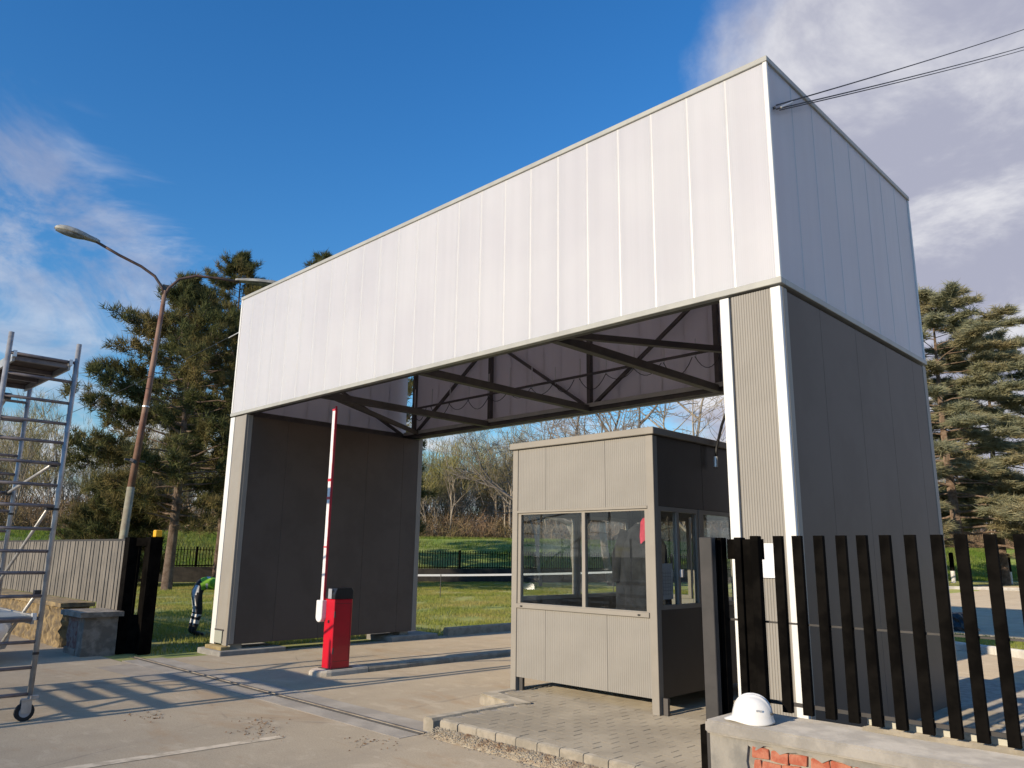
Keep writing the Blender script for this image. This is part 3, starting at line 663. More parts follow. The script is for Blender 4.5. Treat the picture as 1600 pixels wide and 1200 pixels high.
# ================================================================== BARRIER
bar = thing('barrier_gate', 'red barrier box with its red and white arm raised upright', 'barrier', (-6.80, 0.22, 0.074))
def bb(name, x0, x1, y0, y1, z0, z1, m, bevel=0.0): return MB().box(x0, x1, y0, y1, z0, z1).build(name, m, bar, bevel=bevel)
bb('body', -0.115, 0.115, -0.13, 0.17, 0, 0.92, M_red, 0.008)
hd = MB(); pr = [(-0.135, 0.0), (-0.135, 0.07), (-0.10, 0.15), (0.14, 0.15), (0.175, 0.11), (0.175, 0.0)]
v = [(-0.12, y, z + 0.922) for y, z in pr] + [(0.12, y, z + 0.922) for y, z in pr]; k = len(pr)
hd.add(v, [tuple(range(k))[::-1], tuple(range(k, 2 * k))] + [(i, (i + 1) % k, k + (i + 1) % k, k + i) for i in range(k)])
hd.build('head_cover', M_blackplastic, bar, bevel=0.006)
bb('light_strip', -0.035, 0.05, -0.145, -0.136, 0.925, 1.06, M_greyplastic, 0.006)
bb('door_seam', 0.1145, 0.1165, -0.105, 0.145, 0.10, 0.104, M_blackplastic); bb('door_seam', 0.1145, 0.1165, -0.105, 0.145, 0.86, 0.864, M_blackplastic)
bb('door_seam', 0.1145, 0.1165, 0.143, 0.147, 0.104, 0.86, M_blackplastic); bb('hinge', 0.1145, 0.124, -0.125, -0.105, 0.20, 0.28, M_steel); bb('hinge', 0.1145, 0.124, -0.125, -0.105, 0.68, 0.76, M_steel)
bb('foot_flange', -0.15, 0.15, -0.16, 0.20, 0.0, 0.012, M_steel)
bb('lock', -0.02, 0.02, -0.136, -0.131, 0.60, 0.64, M_blackplastic, 0.003)
bb('shaft', -0.19, -0.115, -0.06, 0.0, 0.62, 0.68, M_blackplastic)
hb = MB(); pr = []
for a in range(180, 361, 15): pr.append((0.075 * math.cos(R(a)), 0.075 * math.sin(R(a))))
pr += [(0.075, 0.22), (-0.075, 0.22)]
k = len(pr); v = [(x - 0.16, -0.20, z + 0.68) for x, z in pr] + [(x - 0.16, -0.10, z + 0.68) for x, z in pr]
hb.add(v, [tuple(range(k)), tuple(range(k, 2 * k))[::-1]] + [((i + 1) % k, i, k + i, k + (i + 1) % k) for i in range(k)])
hub = hb.build('arm_holder', M_white, bar, bevel=0.008)
arm = MB().box(-0.195, -0.125, -0.165, -0.13, 0.84, 3.62).build('arm', M_white, bar, bevel=0.006)
for z0 in (0.95, 1.45, 2.0, 2.5, 3.0, 3.35):
    MB().box(-0.1245, -0.1225, -0.163, -0.132, z0, z0 + 0.32).build('red_band', M_redtape, arm)
for z0, z1 in ((2.30, 2.34), (2.56, 2.60), (1.62, 1.64), (3.60, 3.63)): MB().box(-0.197, -0.121, -0.167, -0.128, z0, z1).build('red_band', M_redtape, arm)
MB().box(-0.118, -0.112, -0.165, -0.13, 0.9, 3.6).build('rubber_edge', M_redtape, arm)

# ================================================================== RIGHT WALL, FENCE, GATE POSTS
rw = thing('brick_wall', 'low plastered brick wall with concrete coping below the right fence', 'wall', (0, 0, 0))
XL, XR, YF, YBk, ZC = 0.112, 3.7, -1.705, -1.20, 0.669
def noisy_box(x0, x1, y0, y1, z0, z1, nx, amp, seed):
    bm = bmesh.new(); r_ = random.Random(seed)
    bmesh.ops.create_cube(bm, size=1)
    for v_ in bm.verts: v_.co = Vector((x0 + (v_.co.x + .5) * (x1 - x0), y0 + (v_.co.y + .5) * (y1 - y0), z0 + (v_.co.z + .5) * (z1 - z0)))
    bmesh.ops.bevel(bm, geom=bm.edges[:], offset=0.012, segments=2, affect='EDGES')
    es = [e_ for e_ in bm.edges if abs(e_.verts[0].co.x - e_.verts[1].co.x) > (x1 - x0) * .8]
    bmesh.ops.subdivide_edges(bm, edges=es, cuts=nx, use_grid_fill=True)
    for v_ in bm.verts:
        v_.co += Vector((0, r_.uniform(-amp, amp), r_.uniform(-amp, amp)))
    me_ = bpy.data.meshes.new('coping'); bm.to_mesh(me_); bm.free(); return me_
obj('coping', noisy_box(XL, XR, YF, YBk, ZC - 0.075, ZC, 26, 0.002, 4), M_coping, rw)
MB().box(XL + 0.02, XR - 0.02, YF + 0.055, YBk - 0.03, -0.02, ZC - 0.077).build('wall_core', M_mortar, rw)
pl_ = MB()   # plaster skin with a ragged opening showing the bricks
def jag_prism(mb, outline, y0_, y1_):
    n_ = len(outline); mb.add([(x_, y0_, z_) for x_, z_ in outline] + [(x_, y1_, z_) for x_, z_ in outline],
        [tuple(range(n_)), tuple(range(n_, 2 * n_))[::-1]] + [((i_ + 1) % n_, i_, n_ + i_, n_ + (i_ + 1) % n_) for i_ in range(n_)])
rj = random.Random(31); z_top = ZC - 0.078
o_l = [(XL + 0.02, -0.02), (XL + 0.25, -0.02)] + [(XL + 0.25 + rj.uniform(-0.03, 0.04), 0.02 + 0.035 * i_) for i_ in range(14)] + [(XL + 0.265, z_top - 0.03), (XL + 0.265, z_top), (XL + 0.02, z_top)]
jag_prism(pl_, o_l, YF + 0.028, YF + 0.056)
o_t = [(XL + 0.2655, z_top)] + [(XL + 0.2655 + 0.048 * i_, z_top - 0.014 - rj.uniform(0, 0.035)) for i_ in range(24)] + [(1.55, z_top)]
jag_prism(pl_, o_t, YF + 0.029, YF + 0.056)
o_r = [(1.551, z_top)] + [(1.551 - rj.uniform(0.0, 0.05), z_top - 0.035 * (i_ + 1)) for i_ in range(16)] + [(1.53, -0.02), (XR - 0.02, -0.02), (XR - 0.02, z_top)]
jag_prism(pl_, o_r, YF + 0.027, YF + 0.056)
pl_.build('plaster', M_plaster, rw)
rr = random.Random(12); row = 0; z = ZC - 0.165
while z > 0.0:
    x = XL + 0.27 + (0.0 if row % 2 == 0 else -0.055) + rr.uniform(0, 0.015)
    while x < 1.49:
        w = 0.106 + rr.uniform(-0.004, 0.004)
        xx0 = max(x, XL + 0.272 + rr.uniform(0, 0.03)); xx1 = min(x + w, 1.515)
        if xx1 - xx0 > 0.03:
            br = MB(); y_ = YF + 0.030 + rr.uniform(0, 0.012); jt = lambda: rr.uniform(-0.007, 0.007)
            v = [(xx0 + jt(), y_ + jt(), z + jt()), (xx1 + jt(), y_ + jt(), z + jt()), (xx1 + jt(), y_ + jt(), z + 0.056 + jt()), (xx0 + jt(), y_ + jt(), z + 0.056 + jt())]
            v += [(a, y_ + 0.05, c) for a, _, c in v]
            br.add(v, [(0, 1, 2, 3), (1, 5, 6, 2), (0, 3, 7, 4), (3, 2, 6, 7), (0, 4, 5, 1)]).build('brick', M_brick, rw, bevel=0.004)
        x += w + 0.011
    z -= 0.067; row += 1
# pale slab and upstand behind the slats
MB().box(0.895, XR - 0.1, -1.30, -1.2017, ZC + 0.001, ZC + 0.020).build('slab', M_kerb, rw)
MB().box(0.895, XR - 0.1, -1.2173, -1.207, ZC + 0.021, ZC + 0.083).build('upstand', mat('upstand_pale', (0.50, 0.48, 0.40), 0.6), rw)
rf = thing('slat_fence', 'black steel fence of tall upright slats on the brick wall in front', 'fence', (0, 0, 0))
SY = -1.33; sx = [0.469 + 0.1318 * i for i in range(0, 22)]
sm_ = MB().box(-0.0287, 0.0287, -0.0174, 0.0174, 0.711, 1.764).mesh('slat'); sm_.materials.append(M_black)
for x in sx:
    o = obj('slat', sm_, None, rf, (x + random.uniform(-.003, .003), SY, 0)); o.rotation_euler = (random.uniform(-.004, .004), random.uniform(-.003, .003), random.uniform(-.05, .05))
MB().box(0.30, 3.4, SY + 0.019, SY + 0.035, 0.7457, 0.7674).build('bottom_rail', M_gatepost, rf)
MB().box(0.06, 3.4, SY + 0.019, SY + 0.031, 1.224, 1.2355).build('middle_rail', M_gatepost, rf)
for x in (2.05, 3.3): MB().box(x - 0.02, x + 0.02, SY + 0.037, SY + 0.07, ZC, 1.70).build('stay', M_black, rf)
# gate guide posts at the wall's end
gp = thing('gate_post', 'graphite steel gate post with black guide frame at the end of the brick wall', 'gate post', (0.0254, -1.4696, 0))
MB().box(-0.026, 0.065, -0.026, 0.026, 0, 1.755).build('post', M_gatepost, gp, bevel=0.004)
MB().box(0.004, 0.039, 0.078, 0.139, 0, 1.755).build('channel', M_black, gp, bevel=0.003)
MB().box(0.0435, 0.074, 0.087, 0.157, 0, 1.755).build('channel', M_black, gp, bevel=0.003)
MB().box(0.165, 0.213, 0.087, 0.157, ZC + 0.001, 1.755).build('channel', M_black, gp, bevel=0.003)
MB().box(0.2175, 0.278, 0.104, 0.139, ZC + 0.001, 1.742).build('end_stop', M_black, gp, bevel=0.003)
MB().box(0.283, 0.339, 0.078, 0.1305, ZC + 0.001, 1.764).build('channel', M_black, gp, bevel=0.003)
MB().box(0.075, 0.33, 0.161, 0.178, 1.6157, 1.746).build('header', M_black, gp)
MB().box(0.07, 0.348, 0.162, 0.174, 1.227, 1.237).build('tie_rod', M_gatepost, gp)
MB().box(-0.074, -0.028, -0.017, 0.035, 0, 0.585).build('stub', M_black, gp)

# helmet
hel = thing('safety_helmet', 'white hard hat lying on the concrete coping', 'helmet', (0.362, -1.575, ZC + 0.002))
b = MB(); nu, nv = 112, 36; v = []; f = []
for j in range(nv + 1):
    t_ = j / nv; el = (1 - t_) * math.pi / 2
    for i in range(nu):
        a = 2 * math.pi * i / nu
        rx, ry, rz = 0.132, 0.108, 0.142
        x = rx * math.cos(el) ** 0.85 * math.cos(a); y = ry * math.cos(el) ** 0.85 * math.sin(a); z = rz * math.sin(el) + 0.032
        lat = abs(y)
        if t_ < 0.75 and abs(x) < 0.125:
            for yc in (0.0, 0.032, -0.032):
                z += 0.010 * math.exp(-((y - yc) / 0.0085) ** 4) * (1 - t_) ** 0.4
        if t_ > 0.94:
            fl_ = (t_ - 0.94) / 0.06; x *= 1 + 0.03 * fl_; y *= 1 + 0.03 * fl_
        v.append((x, y, z))
# rim drop and peak
for q_, (out, dz) in enumerate(((1.045, -0.018), (1.06, -0.024), (1.0, -0.022))):
    for i in range(nu):
        a = 2 * math.pi * i / nu; pk_ = max(0, -math.cos(a)) ** 3; rear = max(0, math.cos(a)) ** 2
        ext = out + (0.30 * pk_ if q_ < 2 else 0.25 * pk_)
        v.append((0.134 * ext * math.cos(a), 0.111 * out * math.sin(a), 0.032 + dz * (1 + 0.1 * q_) + 0.012 * math.sin(2 * a + 1.57) * (1 - pk_) - 0.006 * rear - 0.010 * pk_ + 0.006))
for j in range(nv + 3):
    for i in range(nu): f.append((j * nu + (i + 1) % nu, j * nu + i, (j + 1) * nu + i, (j + 1) * nu + (i + 1) % nu))
b.add(v, f); sh = b.build('shell', M_helmet, hel, smooth=True)
hel.rotation_euler = (0, R(3), R(28)); hel.scale = (0.9, 0.9, 0.9)
for i, (x, z) in enumerate(((0.020, 0.085), (0.030, 0.086), (0.040, 0.085), (0.050, 0.086))):
    MB().box(x, x + 0.007, -0.1045 + 0.004 * i * 0.2, -0.100, z, z + 0.012).build('logo_mark', M_print, hel)
MB().tube([(0.112, -0.052, 0.075), (0.125, -0.058, 0.076)], 0.008, 10).build('vent_plug', M_blackplastic, hel)
MB().box(0.085, 0.112, -0.055, 0.055, 0.0, 0.03).build('headband', M_greyplastic, hel, bevel=0.004)

# ================================================================== LEFT WALL, PIER, FENCE, GATE
def rough_block(name, x0, x1, y0, y1, z0, z1, step, amp, m, parent, seed):
    r_ = random.Random(seed); bm = bmesh.new(); bmesh.ops.create_cube(bm, size=1)
    for v_ in bm.verts: v_.co = Vector((x0 + (v_.co.x + .5) * (x1 - x0), y0 + (v_.co.y + .5) * (y1 - y0), z0 + (v_.co.z + .5) * (z1 - z0)))
    for ax, L_ in ((0, x1 - x0), (1, y1 - y0), (2, z1 - z0)):
        es = [e_ for e_ in bm.edges if abs(e_.verts[0].co[ax] - e_.verts[1].co[ax]) > L_ * 0.7]
        n_ = max(1, int(L_ / step) - 1); bmesh.ops.subdivide_edges(bm, edges=es, cuts=n_, use_grid_fill=True)
    for v_ in bm.verts: v_.co += Vector((r_.uniform(-amp, amp), r_.uniform(-amp, amp), r_.uniform(-amp, amp) * 0.6))
    me_ = bpy.data.meshes.new(name); bm.to_mesh(me_); bm.free(); return obj(name, me_, m, parent)
M_rubble = mat('ochre_rubble', (0.40, 0.29, 0.14), 0.95, (0.20, 0.15, 0.09), 6.0, bump=1.0, bscale=16, coord='World')
sw = thing('stone_wall', 'rough ochre stone wall under the taupe fence on the left', 'wall')
rough_block('masonry', -19.5, -12.25, -1.68, -1.25, -0.02, 0.66, 0.07, 0.03, M_rubble, sw, 3)
rough_block('capping', -19.5, -12.15, -1.74, -1.20, 0.66, 0.73, 0.16, 0.008, M_rubble, sw, 5)
pier = thing('brick_pier', 'short brick and concrete pier with a slab cap beside the black gate post', 'pier')
rough_block('brickwork', -11.50, -10.98, -1.78, -1.30, 0.10, 0.585, 0.07, 0.014, M_brickdark, pier, 8)
rough_block('concrete_face', -10.975, -10.72, -1.79, -1.29, -0.01, 0.585, 0.1, 0.005, M_pier, pier, 9)
rough_block('plinth', -11.51, -10.98, -1.80, -1.29, -0.01, 0.095, 0.1, 0.008, M_pier, pier, 19)
rough_block('cap', -11.62, -10.64, -1.88, -1.24, 0.59, 0.665, 0.2, 0.003, M_pier, pier, 10)
lf = thing('slat_fence', 'taupe fence of close upright slats on the stone wall at left', 'fence')
ls = MB().box(-0.058, 0.058, -0.014, 0.014, 0.0, 1.04).mesh('slat'); ls.materials.append(M_slatlit)
for i in range(56):
    x = -11.15 - i * 0.15
    o = obj('slat', ls, None, lf, (x, -1.18 - 0.004 * (i % 3), 0.735)); 
    if x > -12.15: o.scale.z = 1.1; o.location.z = 0.63
MB().box(-19.6, -11.05, -1.16, -1.13, 1.775, 1.81).build('top_rail', M_gatepost, lf)
MB().box(-19.6, -11.05, -1.162, -1.135, 1.05, 1.08).build('middle_rail', M_gatepost, lf)
MB().box(-19.6, -11.05, -1.162, -1.135, 0.745, 0.775).build('bottom_rail', M_gatepost, lf)
gl = thing('gate_post', 'black steel guide frame of the sliding gate beside the brick pier', 'gate post', (-10.6, -1.0, 0))
MB().box(-0.34, -0.14, -0.26, -0.10, 0, 1.83).build('post', M_black, gl, bevel=0.004)
MB().box(-0.10, 0.12, -0.02, 0.18, 0, 1.84).build('post', M_black, gl, bevel=0.004)
MB().box(-0.15, -0.12, -0.10, -0.06, 0.03, 1.80).build('guide', M_black, gl)
MB().bar((-0.24, -0.18, 1.76), (0.02, 0.08, 1.76), 0.10, 0.13).build('header', M_black, gl)
MB().bar((-0.24, -0.18, 0.30), (0.02, 0.08, 0.30), 0.06, 0.60).build('motor_cover', M_black, gl)
MB().bar((-0.24, -0.18, 1.15), (0.02, 0.08, 1.15), 0.02, 0.03).build('tie_rod', M_black, gl)
bc = MB().box(0.0, 0.11, 0.05, 0.16, 1.842, 1.955).build('beacon', M_yellow, gl, bevel=0.01); bc['label'] = 'yellow warning beacon'

# ================================================================== SCAFFOLD
def scaffold(ox, oy, L, label, top=3.77, plat=(3.50, 0.915)):
    s = thing('scaffold_tower', label, 'scaffold', (ox, oy, 0), 'rolling scaffold towers'); wd = 0.63; r_ = 0.0255
    for x in (0, -L):
        for y in (0, -wd):
            MB().tube([(x, y, 0.23), (x, y, top)], r_, 10).build('upright', M_alu, s, smooth=True)
            c = bpy.data.objects.new('caster', None); COL.objects.link(c); c.parent = s; c.location = (x, y, 0)
            MB().tube([(-0.022, -0.03, 0.085), (0.022, -0.03, 0.085)], 0.085, 20).build('wheel', M_rubber, c, smooth=False)
            MB().tube([(-0.024, -0.03, 0.085), (0.024, -0.03, 0.085)], 0.05, 14).build('hub', M_greyplastic, c)
            MB().box(-0.034, -0.026, -0.07, 0.02, 0.075, 0.19).box(0.026, 0.034, -0.07, 0.02, 0.075, 0.19).box(-0.045, 0.045, -0.07, 0.045, 0.19, 0.205).build('fork', M_alu, c)
            MB().tube([(0, 0, 0.2), (0, 0, 0.5)], 0.019, 8).build('stem', M_alu, c)
            MB().box(0.03, 0.075, -0.01, 0.06, 0.205, 0.235).build('brake_lever', M_alu, c)
            for z in (0.62, 2.02): MB().tube([(x, y, z - 0.012), (x, y, z + 0.012)], r_ + 0.004, 10).build('collar', M_blackplastic, s)
    zs = [0.245, 0.49, 0.73, 0.95, 1.165, 1.39, 1.60, 1.82, 2.05, 2.26, 2.48, 2.70, 2.90, 3.12, 3.35, 3.56]
    for x in (0, -L):
        for z in zs:
            if z < top - 0.1: MB().tube([(x, -wd, z), (x, 0, z)], 0.0165, 8).build('rung', M_rung, s, smooth=True)
    for z in plat:
        p = bpy.data.objects.new('platform', None); COL.objects.link(p); p.parent = s; p.location = (0, 0, z)
        MB().box(-L + 0.03, -0.03, -wd + 0.06, -0.07, 0.045, 0.06).build('deck', M_ply if z > 2 else M_trim, p)
        for y in (-wd + 0.045, -0.07): MB().box(-L + 0.02, -0.02, y, y + 0.022, -0.02, 0.07).build('side_beam', M_alu, p)
        for k_ in range(4): MB().box(-L + 0.04 + (L - 0.12) * k_ / 3, -L + 0.09 + (L - 0.12) * k_ / 3, -wd + 0.07, -0.072, 0.0, 0.043).build('cross_bar', M_rung, p)
        for x in (-0.02, -L + 0.0):
            for y in (-wd + 0.05, -0.065): MB().box(x - 0.03, x + 0.05, y - 0.01, y + 0.02, 0.02, 0.085).build('hook', M_clamp, p)
    def brace(a, c):
        o = MB().tube([a, c], 0.017, 8).build('brace', M_alu, s, smooth=True)
        for q_ in (a, c): MB().box(q_[0] - 0.03, q_[0] + 0.03, q_[1] - 0.03, q_[1] + 0.03, q_[2] - 0.03, q_[2] + 0.03).build('claw', M_blackplastic, o)
    brace((-0.05, -0.07, 2.48), (-L + 0.05, -0.07, 2.26)); brace((-0.06, -0.05, 2.04), (-L + 0.06, -0.05, 1.20)); brace((-0.05, -0.05, 1.19), (-L + 0.05, -0.05, 0.30))
    if top > 3: brace((-0.05, -wd + 0.06, 3.12), (-L + 0.05, -wd + 0.06, 2.48))
    brace((-0.05, -wd + 0.05, 0.30), (-L + 0.05, -wd + 0.05, 0.30))
    return s
scaffold(-6.15, -3.655, 1.72, 'tall aluminium scaffold tower with a high platform and casters')

s2_ = thing('shadow_trestle', 'low aluminium scaffold trestle with plank rails standing left of the tall tower', 'scaffold', (-6.1, -5.6, 0))
for x in (0, -0.95, -2.35):
    for y in (0, -0.6): MB().tube([(x, y, 0), (x, y, 2.0 if x else 3.4)], 0.0255, 8).build('upright', M_alu, s2_)
for i, z in enumerate((0.62, 0.73, 0.83, 0.95, 1.07)): MB().box(-2.35, -0.9 if i % 2 else 0.0, 0.027, 0.047, z, z + (0.065 if i != 3 else 0.04)).build('plank', M_rung, s2_)  # board heights chosen for the shadow bars they cast
MB().bar((-0.1, 0.06, 0.5), (-2.3, 0.06, 1.6), 0.04, 0.04).build('brace', M_alu, s2_)
for x in (0, -2.35):
    for k_ in range(7): MB().tube([(x, -0.6, 0.3 + 0.25 * k_), (x, 0, 0.3 + 0.25 * k_)], 0.016, 6).build('rung', M_rung, s2_)

# ================================================================== CAR at the left edge
car = thing('parked_car', 'silver car parked nose-in behind the scaffold at the left edge', 'car', (-11.3, -2.80, 0))
def loft(sections, name, m, parent, closed=True):
    """sections: list of lists of points"""
    b = MB(); n = len(sections[0]); v = [p for s_ in sections for p in s_]; f = []
    for i in range(len(sections) - 1):
        for k_ in range(n): f.append((i * n + k_, i * n + (k_ + 1) % n, (i + 1) * n + (k_ + 1) % n, (i + 1) * n + k_))
    f.append(tuple(range(n))[::-1]); f.append(tuple((len(sections) - 1) * n + k_ for k_ in range(n)))
    return b.add(v, f).build(name, m, parent, smooth=True)
def csec(y, w, z0, z1, inset=0.08):
    h = w / 2; return [(-h + 0.04, y, z0), (h - 0.04, y, z0), (h, y, z0 + 0.15), (h, y, (z0 + z1) / 2 + 0.05), (h - inset, y, z1 - 0.03), (h - inset - 0.1, y, z1), (-h + inset + 0.1, y, z1), (-h + inset, y, z1 - 0.03), (-h, y, (z0 + z1) / 2 + 0.05), (-h, y, z0 + 0.15)]
loft([csec(0.0, 1.45, 0.32, 0.62), csec(-0.06, 1.62, 0.22, 0.70), csec(-0.3, 1.74, 0.20, 0.80), csec(-1.1, 1.78, 0.20, 0.96), csec(-3.6, 1.78, 0.20, 1.0), csec(-4.15, 1.7, 0.24, 0.98), csec(-4.25, 1.5, 0.35, 0.8)], 'body', M_carpaint, car)
loft([csec(-1.05, 1.5, 0.92, 0.97, 0.02), csec(-1.75, 1.36, 0.92, 1.40, 0.10), csec(-2.6, 1.34, 0.92, 1.47, 0.10), csec(-3.5, 1.32, 0.92, 1.42, 0.10), csec(-4.05, 1.44, 0.92, 1.0, 0.02)], 'cabin', M_carglass, car)
MB().add([(-0.56, -1.72, 1.412), (0.56, -1.72, 1.412), (0.58, -3.5, 1.432), (-0.58, -3.5, 1.432), (-0.55, -2.6, 1.485), (0.55, -2.6, 1.485)], [(0, 1, 5, 4), (4, 5, 2, 3)]).build('roof', M_carpaint, car)
for sx_ in (-1, 1):
    for y in (-0.82, -3.42):
        wq = MB().tube([(sx_ * 0.72, y, 0.31), (sx_ * 0.905, y, 0.31)], 0.31, 24).build('wheel', M_rubber, car)
        MB().tube([(sx_ * 0.90, y, 0.31), (sx_ * 0.912, y, 0.31)], 0.20, 16).build('rim', M_alu, wq)
    MB().box(sx_ * 0.62 - 0.14, sx_ * 0.62 + 0.14, -0.10, 0.012, 0.56, 0.68).build('headlight', M_lampglass, car, bevel=0.02)
    MB().box(sx_ * 0.95 - 0.09, sx_ * 0.95 + 0.09, -1.45, -1.33, 0.93, 1.06).build('mirror', M_carpaint, car, bevel=0.02)
MB().box(-0.5, 0.5, -0.02, 0.02, 0.40, 0.55).build('grille', M_blackplastic, car)
MB().box(-0.26, 0.26, 0.021, 0.03, 0.42, 0.53).build('number_plate', M_white, car)

# ================================================================== STREET LAMP
lp = thing('street_lamp', 'tall rusty street lamp with two curved arms behind the left fence', 'street lamp', (-16.1, 0.45, 0))
MB().tube([(0, 0, 0), (0.012, 0.05, 1.5), (0.022, 0.095, 3.05)], [0.10, 0.092, 0.086], 12).build('lower_pole', M_polelow, lp, smooth=True)
MB().tube([(0.022, 0.095, 3.03), (0.035, 0.22, 5.2), (0.05, 0.33, 7.9)], [0.082, 0.07, 0.05], 12).build('pole', M_rust, lp, smooth=True)
MB().tube([(0.034, 0.208, 4.95), (0.034, 0.21, 4.98)], 0.082, 12).build('collar', M_clamp, lp)
cr = MB().tube([(0.02, 0.06, 3.6), (0.02, 0.1, 3.66)], 0.105, 10).build('bracket', M_steel, lp)
MB().bar((0.02, -0.12, 3.68), (0.02, 0.34, 3.66), 0.04, 0.05).build('bracket', M_steel, lp)
def arm_(pts, nm='arm'): return MB().tube(pts, [0.045] + [0.034] * (len(pts) - 1), 10).build(nm, mat('dark_arm', (0.05, 0.035, 0.035), 0.6, (0.12, 0.07, 0.05), 3), lp, smooth=True)
arm_([(0.05, 0.33, 7.75), (0.03, 0.25, 7.98), (-0.05, 0.08, 8.24), (-0.17, -0.22, 8.44), (-0.32, -0.70, 8.63), (-0.46, -1.20, 8.86)])
arm_([(0.05, 0.33, 7.75), (0.07, 0.40, 7.98), (0.15, 0.60, 8.25), (0.30, 0.95, 8.40), (0.50, 1.40, 8.41), (0.70, 1.90, 8.40)])
MB().add([(0.03, 0.25, 7.98), (0.07, 0.40, 7.98), (0.05, 0.33, 7.70), (0.035, 0.26, 8.06), (0.075, 0.40, 8.06)], [(0, 1, 2), (0, 3, 4, 1), (3, 0, 2), (1, 4, 2)]).build('gusset', M_steel, lp)
def lamp_head(p, d, L, w, style):
    p = Vector(p); d = Vector(d).normalized(); side = d.cross(Vector((0, 0, 1))).normalized(); up = side.cross(d)
    h = bpy.data.objects.new('lamp_head', None); COL.objects.link(h); h.parent = lp
    b = MB(); n = 14; m_ = 16; v = []; f = []
    prof = [(0.0, .30), (.08, .48), (.25, .62), (.34, .78), (.55, 1.0), (.75, .98), (.9, .72), (.98, .35), (1.0, .08)] if style else [(0, .35), (.05, .5), (.3, .8), (.55, 1.0), (.6, 1.0), (.9, 1.0), (.97, .9), (1.0, .8)]
    for t_, ww in prof:
        for i in range(n):
            a = math.pi * i / (n - 1)
            v.append(p + d * (L * t_) + side * (w / 2 * ww * math.cos(a)) + up * (0.16 * (ww ** 0.7) * math.sin(a) * (1.0 if style else 0.75)))
    k = len(prof)
    for j in range(k - 1):
        for i in range(n - 1): f.append((j * n + i, j * n + i + 1, (j + 1) * n + i + 1, (j + 1) * n + i))
        f.append((j * n + n - 1, j * n, (j + 1) * n, (j + 1) * n + n - 1))
    f.append(tuple(range(n))); f.append(tuple((k - 1) * n + i for i in range(n))[::-1])
    b.add(v, f).build('housing', M_lampgrey, h, smooth=style)
    b = MB(); v = []; f = []
    for j in range(8):
        t_ = 0.36 + 0.6 * j / 7; ww = 0.86 * math.sin(math.pi * (0.08 + 0.84 * j / 7)) ** 0.5
        for i in range(9):
            a = math.pi * i / 8; v.append(p + d * (L * t_) + side * (w / 2 * ww * math.cos(a)) - up * (0.012 + 0.075 * ww * math.sin(a) * (1 if style else .3)))
    for j in range(7):
        for i in range(8): f.append((j * 9 + i, (j + 1) * 9 + i, (j + 1) * 9 + i + 1, j * 9 + i + 1))
    b.add(v, f).build('glass_bowl', M_lampglass, h, smooth=True)
lamp_head((-0.44, -1.14, 8.84), (-0.26, -0.96, 0.17), 0.98, 0.34, True)
lamp_head((0.66, 1.80, 8.41), (0.42, 0.91, 0.02), 1.05, 0.36, False)

# ================================================================== CABLES AND TAPE
def sagline(a, c, sag, r_, n=24):
    a = Vector(a); c = Vector(c); q = []
    for i in range(n + 1):
        t_ = i / n; p = a.lerp(c, t_); p.z -= sag * 4 * t_ * (1 - t_); q.append(p)
    return MB().tube(q, r_, 5)
c1 = sagline((0.03, 0.10, 5.69), (2.05, 16.6, 15.75), 0.10, 0.007).build('overhead_cable', M_cable); tag(c1, 'upper thin overhead cable tied to the fascia corner at right', 'cable')
c2 = sagline((0.03, 0.10, 5.65), (2.0, 16.6, 15.12), 0.10, 0.007).build('overhead_cable', M_cable); tag(c2, 'lower paired overhead cable tied to the fascia corner at right', 'cable')
MB().tube([(0.045, 0.16, 5.69), (0.065, 0.38, 5.84)], 0.009, 6).build('clamp', M_clamp, c1); MB().tube([(0.02, 0.10, 5.67), (-0.03, 0.10, 5.67)], 0.014, 6).build('anchor', M_steel, c2)
sagline((0.05, 0.12, 5.64), (2.03, 16.6, 15.02), 0.10, 0.006).build('second_strand', M_cable, c2)
c3 = sagline((-W - 0.02, 0.1, 5.58), (-46, 1.6, 6.4), 0.45, 0.008).build('overhead_cable', M_cable); tag(c3, 'thin overhead cable running left from the white fascia past the pines', 'cable')
MB().tube([(-W - 0.02, 0.1, 5.58), (-W - 0.7, 0.13, 5.555)], 0.012, 6).build('clamp', M_clamp, c3)
tp = MB(); q = []
for i in range(25):
    t_ = i / 24; p = Vector((-24.5, 8.2, 0.86)).lerp(Vector((-16.5, 19.5, 1.02)), t_); p.z -= 0.10 * 4 * t_ * (1 - t_); q.append(p)
for a, c in zip(q[:-1], q[1:]): tp.bar(a, c, 0.01, 0.075)
tag(tp.build('barrier_tape', M_tape), 'white barrier tape stretched across the lawn before the far fence', 'tape')
for i, p in enumerate((q[0], q[12], q[-1])): MB().tube([(p.x, p.y, -0.01), (p.x, p.y, p.z + 0.06)], 0.016, 6).build('stake', M_steel, bpy.data.objects['barrier_tape'])

